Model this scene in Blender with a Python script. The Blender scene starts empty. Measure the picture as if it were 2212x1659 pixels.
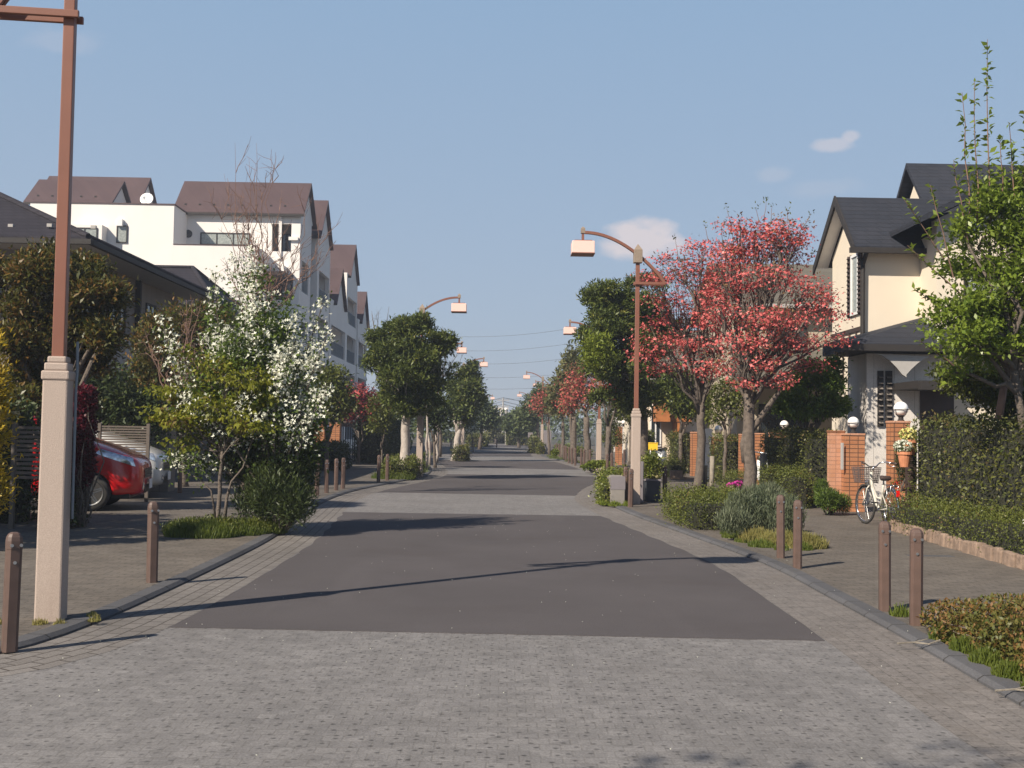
import bpy, bmesh, math, random
import numpy as np
from mathutils import Vector, Matrix
from mathutils.bvhtree import BVHTree
R = math.radians
rng = np.random.default_rng(7)
random.seed(7)
C = bpy.context.scene.collection
scene = bpy.context.scene

# ------------------------------------------------------------------ camera
FPX, CX, CY, HZ = 2400.0, 1106.0, 829.5, 931.0      # 2212x1659 view units
EYE = Vector((0, 0, 1.55))
cam_d = bpy.data.cameras.new('camera')
cam = bpy.data.objects.new('camera', cam_d); C.objects.link(cam)
cam_d.sensor_width = 36; cam_d.lens = 36 * FPX / 2212; cam_d.clip_end = 5000; cam_d.clip_start = 0.05
pitch = math.atan((HZ - CY) / FPX); yaw = math.atan(-18 / FPX)
CM = Matrix.Rotation(yaw, 3, 'Z') @ Matrix.Rotation(R(90) + pitch, 3, 'X') @ Matrix.Rotation(R(0.9), 3, 'Z')
cam.matrix_world = Matrix.Translation(EYE) @ CM.to_4x4()
scene.camera = cam

def ray(px, py):
    return CM @ Vector(((px - CX) / FPX, -(py - CY) / FPX, -1.0))
def at(px, py, Y):
    d = ray(px, py); return EYE + d * (Y / d.y)
def g(px, py, z=0.08):
    d = ray(px, py); return EYE + d * ((z - EYE.z) / d.z)
def S(x, y):
    return x / 1.38879, y / 1.38879

# ------------------------------------------------------------------ sun, sky
SUN_EL = R(38)
sd = Vector((-0.72, -0.69, 0)).normalized() * math.cos(SUN_EL) + Vector((0, 0, math.sin(SUN_EL)))
sun_d = bpy.data.lights.new('sun', 'SUN'); sun_d.energy = 4.9; sun_d.angle = R(0.55); sun_d.color = (1, .90, .76)
sun = bpy.data.objects.new('sun', sun_d); C.objects.link(sun)
sun.rotation_euler = sd.to_track_quat('Z', 'Y').to_euler(); sun.location = (-20, -20, 30)
scene.view_settings.view_transform = 'Standard'; scene.view_settings.look = 'None'
scene.view_settings.exposure = 0.7; scene.view_settings.gamma = 1.0

W = bpy.data.worlds.new("World"); scene.world = W; W.use_nodes = True
nt = W.node_tree; nt.nodes.clear()
def wn(t, **k):
    n = nt.nodes.new(t)
    for a, b in k.items(): setattr(n, a, b)
    return n
wout = wn('ShaderNodeOutputWorld'); wbg = wn('ShaderNodeBackground'); sky = wn('ShaderNodeTexSky')
sky.sky_type = 'NISHITA'; sky.sun_disc = False; sky.sun_elevation = SUN_EL
sky.sun_rotation = math.atan2(sd.x, sd.y); sky.air_density = 1.0; sky.dust_density = 0.1; sky.ozone_density = 1.6; sky.altitude = 50
wbg.inputs[1].default_value = 0.1
tcg = wn('ShaderNodeTexCoord'); sxyz = wn('ShaderNodeSeparateXYZ'); nt.links.new(tcg.outputs['Generated'], sxyz.inputs[0])
ramp = wn('ShaderNodeValToRGB'); nt.links.new(sxyz.outputs[2], ramp.inputs[0])
e = ramp.color_ramp.elements; e[0].position = 0.0; e[0].color = (2.6, 2.88, 3.4, 1); e[1].position = 1.0; e[1].color = (.30, .62, 1.4, 1)
k = e.new(.10); k.color = (2.30, 2.86, 3.66, 1); k = e.new(.37); k.color = (1.78, 2.64, 3.78, 1); k = e.new(.55); k.color = (.72, 1.2, 2.2, 1)
hz = wn('ShaderNodeMix', data_type='RGBA'); hz.inputs[0].default_value = .92
nt.links.new(sky.outputs[0], hz.inputs[6]); nt.links.new(ramp.outputs[0], hz.inputs[7]); tint = hz
# small real clouds, placed by direction
tc = wn('ShaderNodeTexCoord'); last = tint.outputs[2]
noise = wn('ShaderNodeTexNoise'); noise.inputs['Scale'].default_value = 34; noise.inputs['Detail'].default_value = 9
mp = wn('ShaderNodeMapping'); mp.inputs['Scale'].default_value = (1, 1, 1.8)
nt.links.new(tc.outputs['Generated'], mp.inputs[0]); nt.links.new(mp.outputs[0], noise.inputs['Vector'])
def M(op, a, b=None, clamp=False):
    n = nt.nodes.new('ShaderNodeMath'); n.operation = op; n.use_clamp = clamp
    for i, v in enumerate((a, b)):
        if v is None: continue
        if isinstance(v, (int, float)): n.inputs[i].default_value = v
        else: nt.links.new(v, n.inputs[i])
    return n.outputs[0]
def vdot(vec):
    n = nt.nodes.new('ShaderNodeVectorMath'); n.operation = 'DOT_PRODUCT'
    nt.links.new(tc.outputs['Generated'], n.inputs[0]); n.inputs[1].default_value = vec
    return n.outputs['Value']
for (px, py, aw, ah, amt) in [(1392, 522, 105, 50, 1.0), (1800, 312, 50, 16, .5), (1838, 294, 22, 14, .5), (1668, 378, 40, 24, .18), (1780, 405, 90, 24, .12), (130, 88, 80, 28, .14)]:
    c = ray(px, py).normalized(); u = (ray(px + 50, py).normalized() - c).normalized(); v = c.cross(u)
    a, b = aw / FPX, ah / FPX
    x = M('DIVIDE', M('SUBTRACT', vdot(u), u.dot(c)), a); y = M('DIVIDE', M('SUBTRACT', vdot(v), v.dot(c)), b)
    r = M('SQRT', M('ADD', M('MULTIPLY', x, x), M('MULTIPLY', y, y)))
    f = M('SUBTRACT', 1.0, r); f = M('ADD', f, M('MULTIPLY', M('SUBTRACT', noise.outputs[0], .5), 1.5))
    f = M('MULTIPLY', M('MULTIPLY', f, 1.9, True), amt)
    front = M('GREATER_THAN', vdot(c), .5); f = M('MULTIPLY', f, front)
    mx = wn('ShaderNodeMix', data_type='RGBA'); nt.links.new(f, mx.inputs[0]); nt.links.new(last, mx.inputs[6])
    mx.inputs[7].default_value = (4.4, 4.1, 4.3, 1); last = mx.outputs[2]
nt.links.new(last, wbg.inputs[0]); nt.links.new(wbg.outputs[0], wout.inputs[0])

# ------------------------------------------------------------------ materials
def mat(name):
    m = bpy.data.materials.new(name); m.use_nodes = True
    t = m.node_tree; t.nodes.clear()
    o = t.nodes.new('ShaderNodeOutputMaterial'); p = t.nodes.new('ShaderNodeBsdfPrincipled')
    t.links.new(p.outputs[0], o.inputs[0]); return m, t, p, o
def col(c): return (c[0], c[1], c[2], 1)
def plain(name, c, rough=.6, metal=0, spec=.5, var=.12, scale=6, bump=0, bscale=60, coat=0, dirt=None):
    m, t, p, o = mat(name)
    p.inputs['Roughness'].default_value = rough; p.inputs['Metallic'].default_value = metal
    p.inputs['Specular IOR Level'].default_value = spec; p.inputs['Coat Weight'].default_value = coat
    tcn = t.nodes.new('ShaderNodeTexCoord'); n = t.nodes.new('ShaderNodeTexNoise')
    n.inputs['Scale'].default_value = scale; n.inputs['Detail'].default_value = 6
    t.links.new(tcn.outputs['Object'], n.inputs['Vector'])
    mx = t.nodes.new('ShaderNodeMix'); mx.data_type = 'RGBA'
    rr = t.nodes.new('ShaderNodeMapRange'); rr.inputs[1].default_value = .3; rr.inputs[2].default_value = .7
    t.links.new(n.outputs[0], rr.inputs[0]); t.links.new(rr.outputs[0], mx.inputs[0])
    mx.inputs[6].default_value = col([x * (1 - var) for x in c]); mx.inputs[7].default_value = col([min(1, x * (1 + var)) for x in c])
    res = mx.outputs[2]
    if dirt:
        n2 = t.nodes.new('ShaderNodeTexNoise'); n2.inputs['Scale'].default_value = dirt[1]; n2.inputs['Detail'].default_value = 8
        mpp = t.nodes.new('ShaderNodeMapping'); mpp.inputs['Scale'].default_value = (1, 1, .25)
        t.links.new(tcn.outputs['Object'], mpp.inputs[0]); t.links.new(mpp.outputs[0], n2.inputs['Vector'])
        r2 = t.nodes.new('ShaderNodeMapRange'); r2.inputs[1].default_value = .5; r2.inputs[2].default_value = .8; r2.inputs[4].default_value = dirt[2]
        t.links.new(n2.outputs[0], r2.inputs[0])
        m2 = t.nodes.new('ShaderNodeMix'); m2.data_type = 'RGBA'; t.links.new(r2.outputs[0], m2.inputs[0])
        t.links.new(res, m2.inputs[6]); m2.inputs[7].default_value = col(dirt[0]); res = m2.outputs[2]
    t.links.new(res, p.inputs['Base Color'])
    if bump:
        n3 = t.nodes.new('ShaderNodeTexNoise'); n3.inputs['Scale'].default_value = bscale; n3.inputs['Detail'].default_value = 4
        t.links.new(tcn.outputs['Object'], n3.inputs['Vector'])
        bp = t.nodes.new('ShaderNodeBump'); bp.inputs['Strength'].default_value = bump; bp.inputs['Distance'].default_value = .02
        t.links.new(n3.outputs[0], bp.inputs['Height']); t.links.new(bp.outputs[0], p.inputs['Normal'])
    return m
def leafm(name, c1, c2, trans=.35, rough=.45, c3=None, p3=.85):
    m, t, p, o = mat(name)
    ge = t.nodes.new('ShaderNodeNewGeometry'); cr = t.nodes.new('ShaderNodeValToRGB')
    cr.color_ramp.elements[0].color = col(c1); cr.color_ramp.elements[1].color = col(c2)
    if c3:
        cr.color_ramp.elements[1].position = p3 - .05
        e = cr.color_ramp.elements.new(p3); e.color = col(c3)
    nz = t.nodes.new('ShaderNodeTexNoise'); nz.inputs['Scale'].default_value = 2.3; nz.inputs['Detail'].default_value = 2
    tcn = t.nodes.new('ShaderNodeTexCoord'); t.links.new(tcn.outputs['Object'], nz.inputs['Vector'])
    a = t.nodes.new('ShaderNodeMath'); a.operation = 'MULTIPLY_ADD'; a.inputs[1].default_value = .6
    b = t.nodes.new('ShaderNodeMath'); b.operation = 'MULTIPLY_ADD'; b.inputs[1].default_value = 1.0; b.inputs[2].default_value = -.32
    t.links.new(nz.outputs[0], b.inputs[0]); t.links.new(ge.outputs['Random Per Island'], a.inputs[0]); t.links.new(b.outputs[0], a.inputs[2])
    t.links.new(a.outputs[0], cr.inputs[0]); t.links.new(cr.outputs[0], p.inputs['Base Color'])
    p.inputs['Roughness'].default_value = rough; p.inputs['Specular IOR Level'].default_value = .35
    if trans:
        tr = t.nodes.new('ShaderNodeBsdfTranslucent'); t.links.new(cr.outputs[0], tr.inputs[0])
        ms = t.nodes.new('ShaderNodeMixShader'); ms.inputs[0].default_value = trans
        t.links.new(p.outputs[0], ms.inputs[1]); t.links.new(tr.outputs[0], ms.inputs[2]); t.links.new(ms.outputs[0], o.inputs[0])
    return m
def brickm(name, c1, c2, mortar, bw, bh, ms=.006, coord='Object', rough=.8, rot=0, bump=.4, var=.2, offset=.5, dots=None, streak=None, uv=False, axes=None, stain=None):
    """bw, bh in metres; axes picks which object axes form the pattern plane"""
    m, t, p, o = mat(name); p.inputs['Roughness'].default_value = rough; p.inputs['Specular IOR Level'].default_value = .18
    tcn = t.nodes.new('ShaderNodeTexCoord'); src = tcn.outputs['UV' if uv else 'Object']
    if axes:
        sp = t.nodes.new('ShaderNodeSeparateXYZ'); cb = t.nodes.new('ShaderNodeCombineXYZ'); t.links.new(src, sp.inputs[0])
        if axes == 'alongy': t.links.new(sp.outputs[1], cb.inputs[0]); t.links.new(sp.outputs[0], cb.inputs[1])
        if axes == 'wall':   # x+y , z
            ad = t.nodes.new('ShaderNodeMath'); ad.operation = 'ADD'; t.links.new(sp.outputs[0], ad.inputs[0]); t.links.new(sp.outputs[1], ad.inputs[1])
            t.links.new(ad.outputs[0], cb.inputs[0]); t.links.new(sp.outputs[2], cb.inputs[1])
        src = cb.outputs[0]
    wob = t.nodes.new('ShaderNodeTexNoise'); wob.inputs['Scale'].default_value = 1.7
    br = t.nodes.new('ShaderNodeTexBrick'); br.offset = offset
    br.inputs['Scale'].default_value = 1.0; br.inputs['Brick Width'].default_value = bw; br.inputs['Row Height'].default_value = bh
    br.inputs['Mortar Size'].default_value = ms; br.inputs['Mortar Smooth'].default_value = .3
    br.inputs['Color1'].default_value = col(c1); br.inputs['Color2'].default_value = col(c2); br.inputs['Mortar'].default_value = col(mortar)
    t.links.new(src, br.inputs['Vector'])
    res = br.outputs['Color']
    n = t.nodes.new('ShaderNodeTexNoise'); n.inputs['Scale'].default_value = .55; n.inputs['Detail'].default_value = 9; n.inputs['Roughness'].default_value = .65
    t.links.new(tcn.outputs['Object'], n.inputs['Vector'])
    r = t.nodes.new('ShaderNodeMapRange'); r.inputs[1].default_value = .25; r.inputs[2].default_value = .75
    r.inputs[3].default_value = 1 - var; r.inputs[4].default_value = 1 + var; t.links.new(n.outputs[0], r.inputs[0])
    def mul(a, fac):
        x = t.nodes.new('ShaderNodeVectorMath'); x.operation = 'SCALE'; t.links.new(a, x.inputs[0]); t.links.new(fac, x.inputs['Scale']); return x.outputs[0]
    res = mul(res, r.outputs[0])
    if dots:
        vo = t.nodes.new('ShaderNodeTexVoronoi'); vo.inputs['Scale'].default_value = 1; vo.inputs['Randomness'].default_value = .75; vo.voronoi_dimensions = '2D'
        mm = t.nodes.new('ShaderNodeMapping'); mm.inputs['Scale'].default_value = (1 / dots[0], 1 / dots[1], 1); t.links.new(tcn.outputs['Object'], mm.inputs[0]); t.links.new(mm.outputs[0], vo.inputs['Vector'])
        rr = t.nodes.new('ShaderNodeMapRange'); rr.inputs[1].default_value = .07; rr.inputs[2].default_value = .17; rr.inputs[3].default_value = dots[2]; rr.inputs[4].default_value = 1
        t.links.new(vo.outputs['Distance'], rr.inputs[0])
        nm = t.nodes.new('ShaderNodeTexNoise'); nm.inputs['Scale'].default_value = .9; nm.inputs['Detail'].default_value = 5; t.links.new(tcn.outputs['Object'], nm.inputs['Vector'])
        mr = t.nodes.new('ShaderNodeMapRange'); mr.inputs[1].default_value = .38; mr.inputs[2].default_value = .62; mr.inputs[3].default_value = .6; mr.inputs[4].default_value = 1.05; t.links.new(nm.outputs[0], mr.inputs[0])
        im = t.nodes.new('ShaderNodeMath'); im.operation = 'SUBTRACT'; im.inputs[0].default_value = 1; t.links.new(rr.outputs[0], im.inputs[1])
        im2 = t.nodes.new('ShaderNodeMath'); im2.operation = 'MULTIPLY'; t.links.new(im.outputs[0], im2.inputs[0]); t.links.new(mr.outputs[0], im2.inputs[1])
        im3 = t.nodes.new('ShaderNodeMath'); im3.operation = 'SUBTRACT'; im3.inputs[0].default_value = 1; t.links.new(im2.outputs[0], im3.inputs[1]); res = mul(res, im3.outputs[0])
        vr = t.nodes.new('ShaderNodeMapRange'); vr.inputs[3].default_value = .9; vr.inputs[4].default_value = 1.12
        sx = t.nodes.new('ShaderNodeSeparateXYZ'); t.links.new(vo.outputs['Color'], sx.inputs[0]); t.links.new(sx.outputs[0], vr.inputs[0]); res = mul(res, vr.outputs[0])
    if streak:  # on paving blocks, lit edges painted as lighter streaks; on asphalt, tone variation
        ns = t.nodes.new('ShaderNodeTexNoise'); ns.inputs['Scale'].default_value = 1; ns.inputs['Detail'].default_value = 3
        mm = t.nodes.new('ShaderNodeMapping'); mm.inputs['Scale'].default_value = streak[0]; t.links.new(tcn.outputs['Object'], mm.inputs[0]); t.links.new(mm.outputs[0], ns.inputs['Vector'])
        rr = t.nodes.new('ShaderNodeMapRange'); rr.inputs[1].default_value = .62; rr.inputs[2].default_value = .72; rr.inputs[3].default_value = 1; rr.inputs[4].default_value = streak[1]
        t.links.new(ns.outputs[0], rr.inputs[0]); res = mul(res, rr.outputs[0])
    fg = t.nodes.new('ShaderNodeTexNoise'); fg.inputs['Scale'].default_value = 90; fg.inputs['Detail'].default_value = 3; t.links.new(tcn.outputs['Object'], fg.inputs['Vector'])
    r5 = t.nodes.new('ShaderNodeMapRange'); r5.inputs[1].default_value = .3; r5.inputs[2].default_value = .7; r5.inputs[3].default_value = .82; r5.inputs[4].default_value = 1.18
    t.links.new(fg.outputs[0], r5.inputs[0]); res = mul(res, r5.outputs[0])
    if stain:
        n2 = t.nodes.new('ShaderNodeTexNoise'); n2.inputs['Scale'].default_value = stain[1]; n2.inputs['Detail'].default_value = 10; n2.inputs['Roughness'].default_value = .7
        t.links.new(tcn.outputs['Object'], n2.inputs['Vector'])
        r2 = t.nodes.new('ShaderNodeMapRange'); r2.inputs[1].default_value = .52; r2.inputs[2].default_value = .72; r2.inputs[4].default_value = stain[2]
        t.links.new(n2.outputs[0], r2.inputs[0])
        m2 = t.nodes.new('ShaderNodeMix'); m2.data_type = 'RGBA'; t.links.new(r2.outputs[0], m2.inputs[0])
        t.links.new(res, m2.inputs[6]); m2.inputs[7].default_value = col(stain[0]); res = m2.outputs[2]
    t.links.new(res, p.inputs['Base Color'])
    if bump:
        bp = t.nodes.new('ShaderNodeBump'); bp.inputs['Strength'].default_value = bump; bp.inputs['Distance'].default_value = .01; bp.invert = True
        t.links.new(br.outputs['Fac'], bp.inputs['Height'])
        b2 = t.nodes.new('ShaderNodeBump'); b2.inputs['Strength'].default_value = bump; b2.inputs['Distance'].default_value = .006
        t.links.new(fg.outputs[0], b2.inputs['Height']); t.links.new(bp.outputs[0], b2.inputs['Normal']); t.links.new(b2.outputs[0], p.inputs['Normal'])
    return m

MA = {}
MA['asphalt'] = brickm('asphalt', (.078, .070, .071), (.078, .070, .071), (.07, .06, .06), 90, 90, .001, var=.13, rough=.9, bump=.35, streak=((1.6, .16, 1), 1.10), stain=((.062, .053, .052), .5, .6))
MA['setts'] = brickm('grey_setts', (.176, .167, .162), (.158, .150, .147), (.145, .137, .131), .10, .10, .005, dots=(.105, .10, .42), streak=((5, 70, 1), 1.32), var=.14, stain=((.125, .115, .106), .8, .35), bump=.25)  # the pale streaks are sunlit sett edges put into the colour
MA['gutter'] = brickm('gutter_blocks', (.175, .16, .148), (.145, .132, .122), (.075, .065, .057), .20, .12, .007, uv=True, offset=.5, streak=((4, 40, 1), 1.3), var=.2, bump=.7, stain=((.10, .09, .08), 1.4, .5))
MA['walk'] = brickm('pavement_blocks', (.138, .120, .102), (.118, .104, .09), (.082, .071, .06), .20, .10, .007, dots=(.20, .11, .6), var=.22, stain=((.09, .075, .06), .9, .5))
MA['gutter2'] = brickm('faint_gutter_blocks', (.172, .155, .143), (.155, .141, .131), (.128, .115, .104), .10, .10, .005, uv=True, offset=.5, dots=(.11, .10, .55), streak=((5, 50, 1), 1.3), var=.2, bump=.3, stain=((.105, .09, .076), 1.1, .6))
MA['wallshade'] = brickm('shaded_brown_siding', (.20, .175, .155), (.19, .165, .145), (.12, .10, .09), .45, 5, .006, axes='wall', var=.08, bump=.4)  # siding darkened so the colour itself carries the wall shade
MA['kerb'] = brickm('kerb_concrete', (.098, .097, .102), (.082, .081, .085), (.035, .032, .03), .60, 40, .009, axes='alongy', rough=.8, var=.25, bump=.4, stain=((.065, .06, .052), 2.2, .6))
MA['earth'] = plain('earth', (.055, .05, .032), .95, var=.35, scale=.8, bump=.6, bscale=20)
MA['granite'] = plain('pink_granite', (.40, .32, .27), .8, var=.14, scale=140, bump=.35, bscale=220, dirt=((.24, .17, .13), 3.5, .38))
MA['lampbrown'] = plain('brown_paint', (.205, .082, .052), .45, var=.07, scale=3, bump=.08, bscale=160, dirt=((.16, .07, .045), 4, .3))
MA['lampcap'] = plain('weathered_cap', (.24, .185, .14), .6, var=.12, scale=30)
MA['shade'] = plain('pink_lamp_shade', (.80, .55, .48), .5, var=.03, scale=3)
MA['bollard'] = plain('brown_bollard', (.098, .060, .047), .55, var=.14, scale=10, bump=.1, bscale=150, dirt=((.13, .09, .075), 6, .4))
MA['steel'] = plain('steel', (.55, .55, .55), .3, metal=1)
MA['stucco'] = plain('white_render', (.74, .70, .66), .85, var=.03, scale=.6, bump=.15, bscale=80, dirt=((.60, .55, .50), 1.0, .25))
MA['cream'] = plain('cream_render', (.64, .56, .45), .85, var=.03, scale=1, bump=.15, bscale=90, dirt=((.56, .47, .36), .8, .2))
MA['siding'] = brickm('pale_siding', (.60, .56, .52), (.58, .54, .50), (.36, .33, .30), .45, 5, .006, axes='wall', var=.05, bump=.4)
MA['slate'] = brickm('dark_slate', (.026, .029, .038), (.031, .033, .042), (.020, .021, .026), .30, .12, .008, axes='wall', rough=.75, var=.2, bump=.6)
MA['slate2'] = brickm('grey_roof_tile', (.026, .023, .029), (.032, .028, .034), (.017, .015, .018), .30, .13, .01, axes='wall', rough=.75, var=.2, bump=.7)
MA['brownroof'] = brickm('brown_metal_roof', (.082, .055, .056), (.090, .060, .060), (.06, .042, .042), .5, 4, .01, axes='wall', rough=.6, var=.12, bump=.2)
MA['drabroof'] = brickm('drab_roof', (.115, .105, .085), (.125, .113, .092), (.10, .09, .075), .5, .2, .01, axes='wall', rough=.8, var=.15, bump=.3)
MA['glass'] = plain('dark_glass', (.02, .025, .03), .08, spec=.8, var=.2)
MA['curtain'] = plain('curtained_glass', (.28, .30, .28), .25, spec=.6, var=.25, scale=14)
MA['dark'] = plain('dark_frame', (.022, .018, .016), .75, var=.1)
MA['buff'] = plain('buff_render', (.40, .34, .26), .85, var=.05, scale=1, bump=.15, bscale=90)
MA['gloom'] = plain('dark_recess', (.03, .024, .022), .8, var=.3, scale=2)
MA['shutter'] = plain('brown_shutter', (.045, .028, .022), .6, var=.15)
MA['whitetrim'] = plain('white_trim', (.70, .69, .68), .5, var=.04)
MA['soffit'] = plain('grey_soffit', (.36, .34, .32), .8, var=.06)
MA['tilebrick'] = brickm('orange_tile', (.42, .19, .095), (.36, .15, .072), (.11, .06, .04), .165, .082, .008, offset=0, axes='wall', rough=.6, var=.18, bump=.5)
MA['palebrick'] = brickm('salmon_tile', (.50, .27, .18), (.44, .22, .13), (.30, .17, .12), .165, .082, .006, offset=0, axes='wall', rough=.6, var=.15, bump=.4)
MA['orangewood'] = plain('orange_wood', (.36, .13, .04), .5, var=.25, scale=3)
MA['stoneedge'] = plain('stone_edging', (.22, .155, .115), .9, var=.3, scale=9, bump=.6, bscale=30)
MA['concrete'] = plain('concrete', (.22, .20, .18), .9, var=.12, scale=5, bump=.3, dirt=((.16, .14, .12), 2.5, .7))
MA['greypanel'] = plain('grey_panel', (.19, .17, .18), .6, var=.05)
MA['slatebox'] = plain('slate_box', (.030, .034, .042), .5, var=.15)
MA['bark'] = plain('bark', (.115, .092, .075), .95, var=.3, scale=14, bump=.9, bscale=40)
MA['barkpale'] = plain('pale_bark', (.40, .35, .31), .9, var=.18, scale=8, bump=.8, bscale=35, dirt=((.16, .12, .10), 9, .7))
MA['barkred'] = plain('reddish_twig', (.20, .12, .09), .9, var=.2, scale=14)
MA['stake'] = plain('grey_timber', (.23, .20, .16), .9, var=.25, scale=12, bump=.5, bscale=50)
MA['reedmat'] = plain('black_rubber_wrap', (.016, .014, .013), .8, var=.2)
MA['red'] = plain('red_car_paint', (.52, .008, .010), .25, spec=.5, var=.02, coat=.8)
MA['white'] = plain('white_car_paint', (.66, .64, .60), .25, spec=.5, var=.02, coat=.8)
MA['silver'] = plain('silver_car_paint', (.42, .46, .52), .25, metal=.3, var=.02, coat=.8)
MA['rubber'] = plain('rubber', (.03, .028, .026), .8, var=.2)
MA['black'] = plain('black_plastic', (.012, .012, .012), .4)
MA['chrome'] = plain('chrome', (.8, .8, .8), .12, metal=1)
MA['lens'] = plain('headlight_lens', (.62, .64, .66), .08, spec=1, metal=.6, var=.5, scale=18, coat=1)
MA['redlens'] = plain('red_reflector', (.6, .01, .01), .2, var=.1)
MA['amber'] = plain('amber_lens', (.8, .25, .02), .2)
MA['globe'] = plain('white_globe', (.85, .83, .80), .3, var=.02)
MA['terra'] = plain('terracotta', (.50, .20, .10), .8, var=.15, scale=10)
MA['yellow'] = plain('yellow_plastic', (.75, .47, .02), .45, var=.06)
MA['slatfence'] = plain('shaded_beige_slat', (.105, .085, .07), .6, var=.1)  # beige slats coloured dark brown to stand in for shade on the fence
MA['gwhite'] = plain('white_enamel', (.8, .79, .77), .3, var=.04)
MA['bluegrey'] = plain('bluegrey_pipe', (.16, .19, .22), .4, var=.1)
MA['bag'] = plain('white_plastic_bag', (.62, .62, .64), .4, var=.15, scale=20)
MA['wovenb'] = plain('brown_basket', (.10, .075, .07), .6, var=.3, scale=60)
MA['cable'] = plain('cable', (.10, .10, .11), .7)
MA['wirefaint'] = plain('old_cable', (.10, .11, .13), .7)
MA['planthole'] = plain('planter_soil', (.05, .038, .027), .95, var=.3, scale=12)
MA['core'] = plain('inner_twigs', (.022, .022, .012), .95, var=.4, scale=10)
# foliage
L = {}
L['evergreen'] = leafm('evergreen_leaf', (0.041, 0.065, 0.016), (0.142, 0.169, 0.038), .3, .45, (0.257, 0.243, 0.047), .86)
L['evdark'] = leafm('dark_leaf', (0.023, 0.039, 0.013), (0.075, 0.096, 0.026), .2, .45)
L['redtip'] = leafm('red_tipped_leaf', (.036, .056, .014), (.12, .105, .022), .3, .4, (.19, .105, .028), .68)
L['brownleaf'] = leafm('brown_leaf', (.05, .045, .015), (.11, .06, .02), .25, .5)
L['fresh'] = leafm('fresh_green_leaf', (0.072, 0.132, 0.017), (0.192, 0.252, 0.034), .4, .4)
L['maple'] = leafm('maple_leaf', (.12, .15, .016), (.29, .29, .035), .45, .45, (.16, .11, .03), .8)
L['pear'] = leafm('pear_leaf', (0.100, 0.156, 0.018), (0.250, 0.312, 0.044), .4, .35)
L['shrub'] = leafm('shrub_leaf', (0.050, 0.088, 0.015), (0.150, 0.206, 0.033), .3, .45)
L['bush'] = leafm('bush_leaf', (0.057, 0.081, 0.014), (0.149, 0.155, 0.028), .3, .5)
L['hedge'] = leafm('hedge_leaf', (0.046, 0.065, 0.014), (0.126, 0.126, 0.031), .2, .45, (0.144, 0.102, 0.042), .82)
L['boxhedge'] = leafm('box_hedge_leaf', (.06, .085, .014), (.14, .15, .028), .25, .5, (.14, .085, .03), .86)
L['azalea'] = leafm('azalea_leaf', (.06, .085, .016), (.15, .125, .03), .25, .5, (.20, .105, .035), .62)
L['varieg'] = leafm('variegated_leaf', (.06, .10, .015), (.20, .21, .04), .3, .4, (.45, .40, .20), .8)
L['lavender'] = leafm('lavender_leaf', (.07, .095, .05), (.17, .185, .11), .25, .6)
L['grass'] = leafm('grass_blade', (.065, .100, .014), (.16, .19, .035), .4, .5)
L['drygrass'] = leafm('dry_grass_blade', (.16, .17, .04), (.36, .30, .11), .4, .6)
L['lime'] = leafm('lime_leaf', (.11, .16, .018), (.26, .29, .035), .4, .5)
L['gold'] = leafm('golden_leaf', (.30, .22, .015), (.62, .44, .03), .3, .5)
L['maroon'] = leafm('maroon_leaf', (.05, .006, .012), (.16, .014, .028), .3, .5)
L['pink'] = leafm('pink_bract', (.48, .075, .072), (.72, .19, .18), .3, .5, (.85, .36, .32), .84)
L['farpink'] = leafm('far_pink_bract', (.38, .06, .055), (.62, .16, .14), .3, .6)
L['rust'] = leafm('rust_bud', (.13, .085, .035), (.25, .15, .07), .3, .6)
L['whitef'] = leafm('white_blossom', (.64, .65, .52), (.82, .82, .72), .3, .5)
L['yellowf'] = leafm('yellow_flower', (.70, .62, .12), (.85, .80, .40), .2, .5)
L['magenta'] = leafm('magenta_flower', (.62, .03, .32), (.80, .08, .50), .3, .5)
L['palepink'] = leafm('pale_pink_flower', (.55, .28, .32), (.80, .60, .62), .2, .5)
L['redf'] = leafm('red_flower', (.55, .03, .02), (.70, .08, .05), .2, .5)
L['haze'] = leafm('far_leaf', (0.065, 0.091, 0.036), (0.130, 0.156, 0.058), .25, .6)
L['hazeol'] = leafm('far_olive_leaf', (.10, .11, .04), (.17, .16, .06), .25, .6)
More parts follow.
